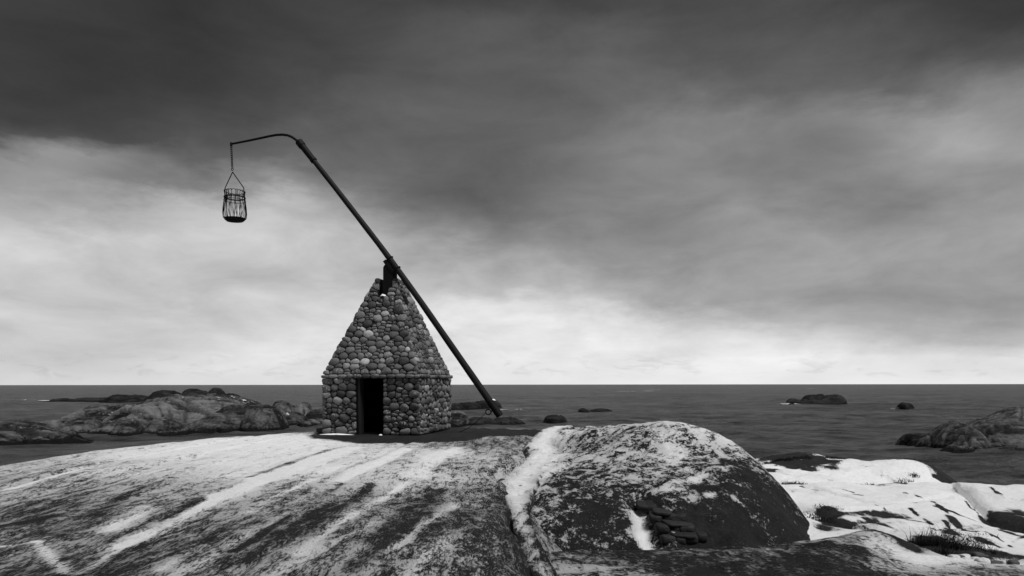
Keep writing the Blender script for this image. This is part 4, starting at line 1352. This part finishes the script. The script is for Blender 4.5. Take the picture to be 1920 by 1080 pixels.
# ------------------------------------------------------------------ steps laid of rounded stones
steps = link('stone_steps', None, label='four rough steps of dark rounded stones set into the right rock', category='steps')
S0 = W(1250, 1010, 9.9); steps.location = S0
def pebble(c, rx, ry, rz, seed, mat, parent, name='stone', tn=.05, amp=.16, sq=.66):
    bm = bmesh.new(); bmesh.ops.create_icosphere(bm, subdivisions=3, radius=1)
    co = np.array([v.co for v in bm.verts])
    co = np.sign(co) * np.abs(co) ** sq
    d = 1 + amp * fbm(co[:, 0] * 1.1 + seed, co[:, 1] * 1.1, co[:, 2] * 1.1, 4, seed)
    co = co * d[:, None] * np.array([rx, ry, rz])
    for v, p in zip(bm.verts, co):
        v.co = p
    for f in bm.faces: f.smooth = True
    me = bpy.data.meshes.new(name); bm.to_mesh(me); bm.free()
    for an, val in (('tone', tn), ('speck', 0.0)):
        a = me.attributes.new(an, 'FLOAT', 'POINT'); a.data.foreach_set('value', np.full(len(me.vertices), val, np.float32))
    o = link(name, me, mat, parent); o.location = c
    o.rotation_euler = (rng.uniform(-.1, .1), rng.uniform(-.08, .08), rng.uniform(-.2, .2))
    return o


def face_hit(px, py):
    """where a sight line meets the face of the whaleback"""
    ds = np.arange(9.3, 12, .02); q = np.stack([W(px, py, d) for d in ds])
    under = q[:, 2] < dome_z(q[:, 0], q[:, 1])
    return float(ds[np.argmax(under)]) if under.any() else 10.3


for row, (D, lst) in enumerate([
        (10.62, [(1206, 949, 20, 9), (1222, 953, 26, 17), (1249, 951, 28, 18)]),
        (10.38, [(1231, 972, 22, 17), (1255, 973, 25, 18), (1277, 974, 20, 18), (1243, 962, 30, 9)]),
        (10.14, [(1244, 993, 25, 19), (1263, 993, 12, 17), (1276, 992, 17, 18), (1292, 992, 18, 16), (1268, 983, 40, 7)]),
        (9.90, [(1254, 1014, 26, 18), (1276, 1013, 20, 17), (1297, 1012, 24, 17), (1315, 1008, 18, 16), (1285, 1003, 44, 7)])]):
    rowD = min(D + .2, sum(face_hit(q[0], q[1]) for q in lst) / len(lst))
    for px, py, w, h in lst:
        D = rowD; p = W(px, py, D); s_ = D / FPX / 2
        pebble(p - S0 + np.array([0, .09, 0]), w * s_ * 1.2, .19, h * s_ * 1.12, 400 + px, M_STONE, steps, amp=.07, sq=.5, tn=rng.uniform(.008, .018))

# ------------------------------------------------------------------ grass, heather and rubble between the slabs
def blades(name, spots, mat, seed, label, hgt, width=.008):
    rg_ = random.Random(seed); V, F = [], []
    for (c, rx, ry, cnt, hh) in spots:
        for _ in range(cnt):
            a = rg_.uniform(0, 2 * math.pi); r = math.sqrt(rg_.random())
            b0 = np.array([c[0] + rx * r * math.cos(a), c[1] + ry * r * math.sin(a), c[2] - .03])
            h = hh * rg_.uniform(.45, 1.1); lean = np.array([rg_.gauss(0, .32), rg_.gauss(0, .32), 0]) * h
            w = np.array([math.cos(a + 1), math.sin(a + 1), 0]) * width
            k = len(V)
            V += [b0 - w, b0 + w, b0 + lean * .35 + UP * h * .55 - w * .7, b0 + lean * .35 + UP * h * .55 + w * .7, b0 + lean + UP * h * .95]
            F += [(k, k + 1, k + 3, k + 2), (k + 2, k + 3, k + 4)]
    me = bpy.data.meshes.new(name); me.from_pydata([tuple(v) for v in V], [], F); me.update()
    link(name, me, mat, kind='stuff', label=label)


gs = []
for px, py, D, n, h in [(1722, 1020, 10.9, 160, .22), (1740, 1026, 10.8, 240, .26), (1758, 1030, 10.7, 260, .26), (1778, 1036, 10.6, 300, .34), (1795, 1038, 10.5, 200, .24), (1812, 1036, 10.6, 160, .22), (1835, 1038, 10.5, 120, .18), (1860, 1040, 10.4, 120, .14), (1770, 1040, 10.2, 200, .2)]:
    p = W(px, py, D); p[2] = max(float(E_TPS(np.array(p[0]), np.array(p[1]))), float(low_z(np.array([p[0]]), np.array([p[1]]))[0])) ; gs.append((p, .19, .16, int(n * .8), h * .75)); gs.append((p, .16, .1, 26, h * 1.5))
blades('grass', gs, M_GRASS, 1, 'dark tufts of dead grass between the snowy slab and the lower slab', .25, .005)
hs = []
rh = random.Random(9)
for x0, x1, y0, y1, D0_, D1_, n in [(1455, 1555, 866, 874, 22.3, 22.6, 30), (1470, 1640, 900, 907, 17.6, 18.0, 26), (1640, 1720, 893, 908, 18, 19.4, 26), (1680, 1712, 885, 892, 20, 20.5, 8), (1495, 1570, 945, 968, 12.9, 13.8, 18), (1770, 1850, 1000, 1025, 10.9, 11.8, 14), (1700, 1715, 869, 874, 22, 22.4, 6), (1555, 1580, 866, 873, 22.3, 22.5, 8)]:
    for _ in range(n):
        t = rh.random(); D = D0_ + (D1_ - D0_) * t
        p = W(rh.uniform(x0, x1), y0, D); p[2] = float(snowy_z(np.array([p[0]]), np.array([p[1]]))[0])
        hs.append((p, .22, .16, 34, rh.uniform(.04, .09) * (1.5 if D > 15 else 1)))
blades('heather', hs, M_HEATH, 2, 'low dark heather growing in the joints of the snowy slabs', .1, .010)
# snow-capped rubble at the lower right
rub = link('rubble', None, label='loose heap of small stones capped with snow at the lower right', category='rubble'); RB = W(1850, 1042, 9.9); rub.location = RB
m_rub = plain_mat('frosted_stone', .25, .75, 7, .7, .2, .5, .03)
for k in range(34):
    px, D = rh.uniform(1788, 1905), rh.uniform(9.45, 10.1)
    p = W(px, 1040, D); p[2] = max(float(snowy_z(np.array([p[0]]), np.array([p[1]]))[0]), float(low_z(np.array([p[0]]), np.array([p[1]]))[0])) + .01
    s_ = rh.uniform(.03, .075)
    pebble(p - RB, s_ * 1.2, s_, s_ * .85, 500 + k * 3, m_rub if rh.random() < .65 else M_STONE, rub, tn=.05)
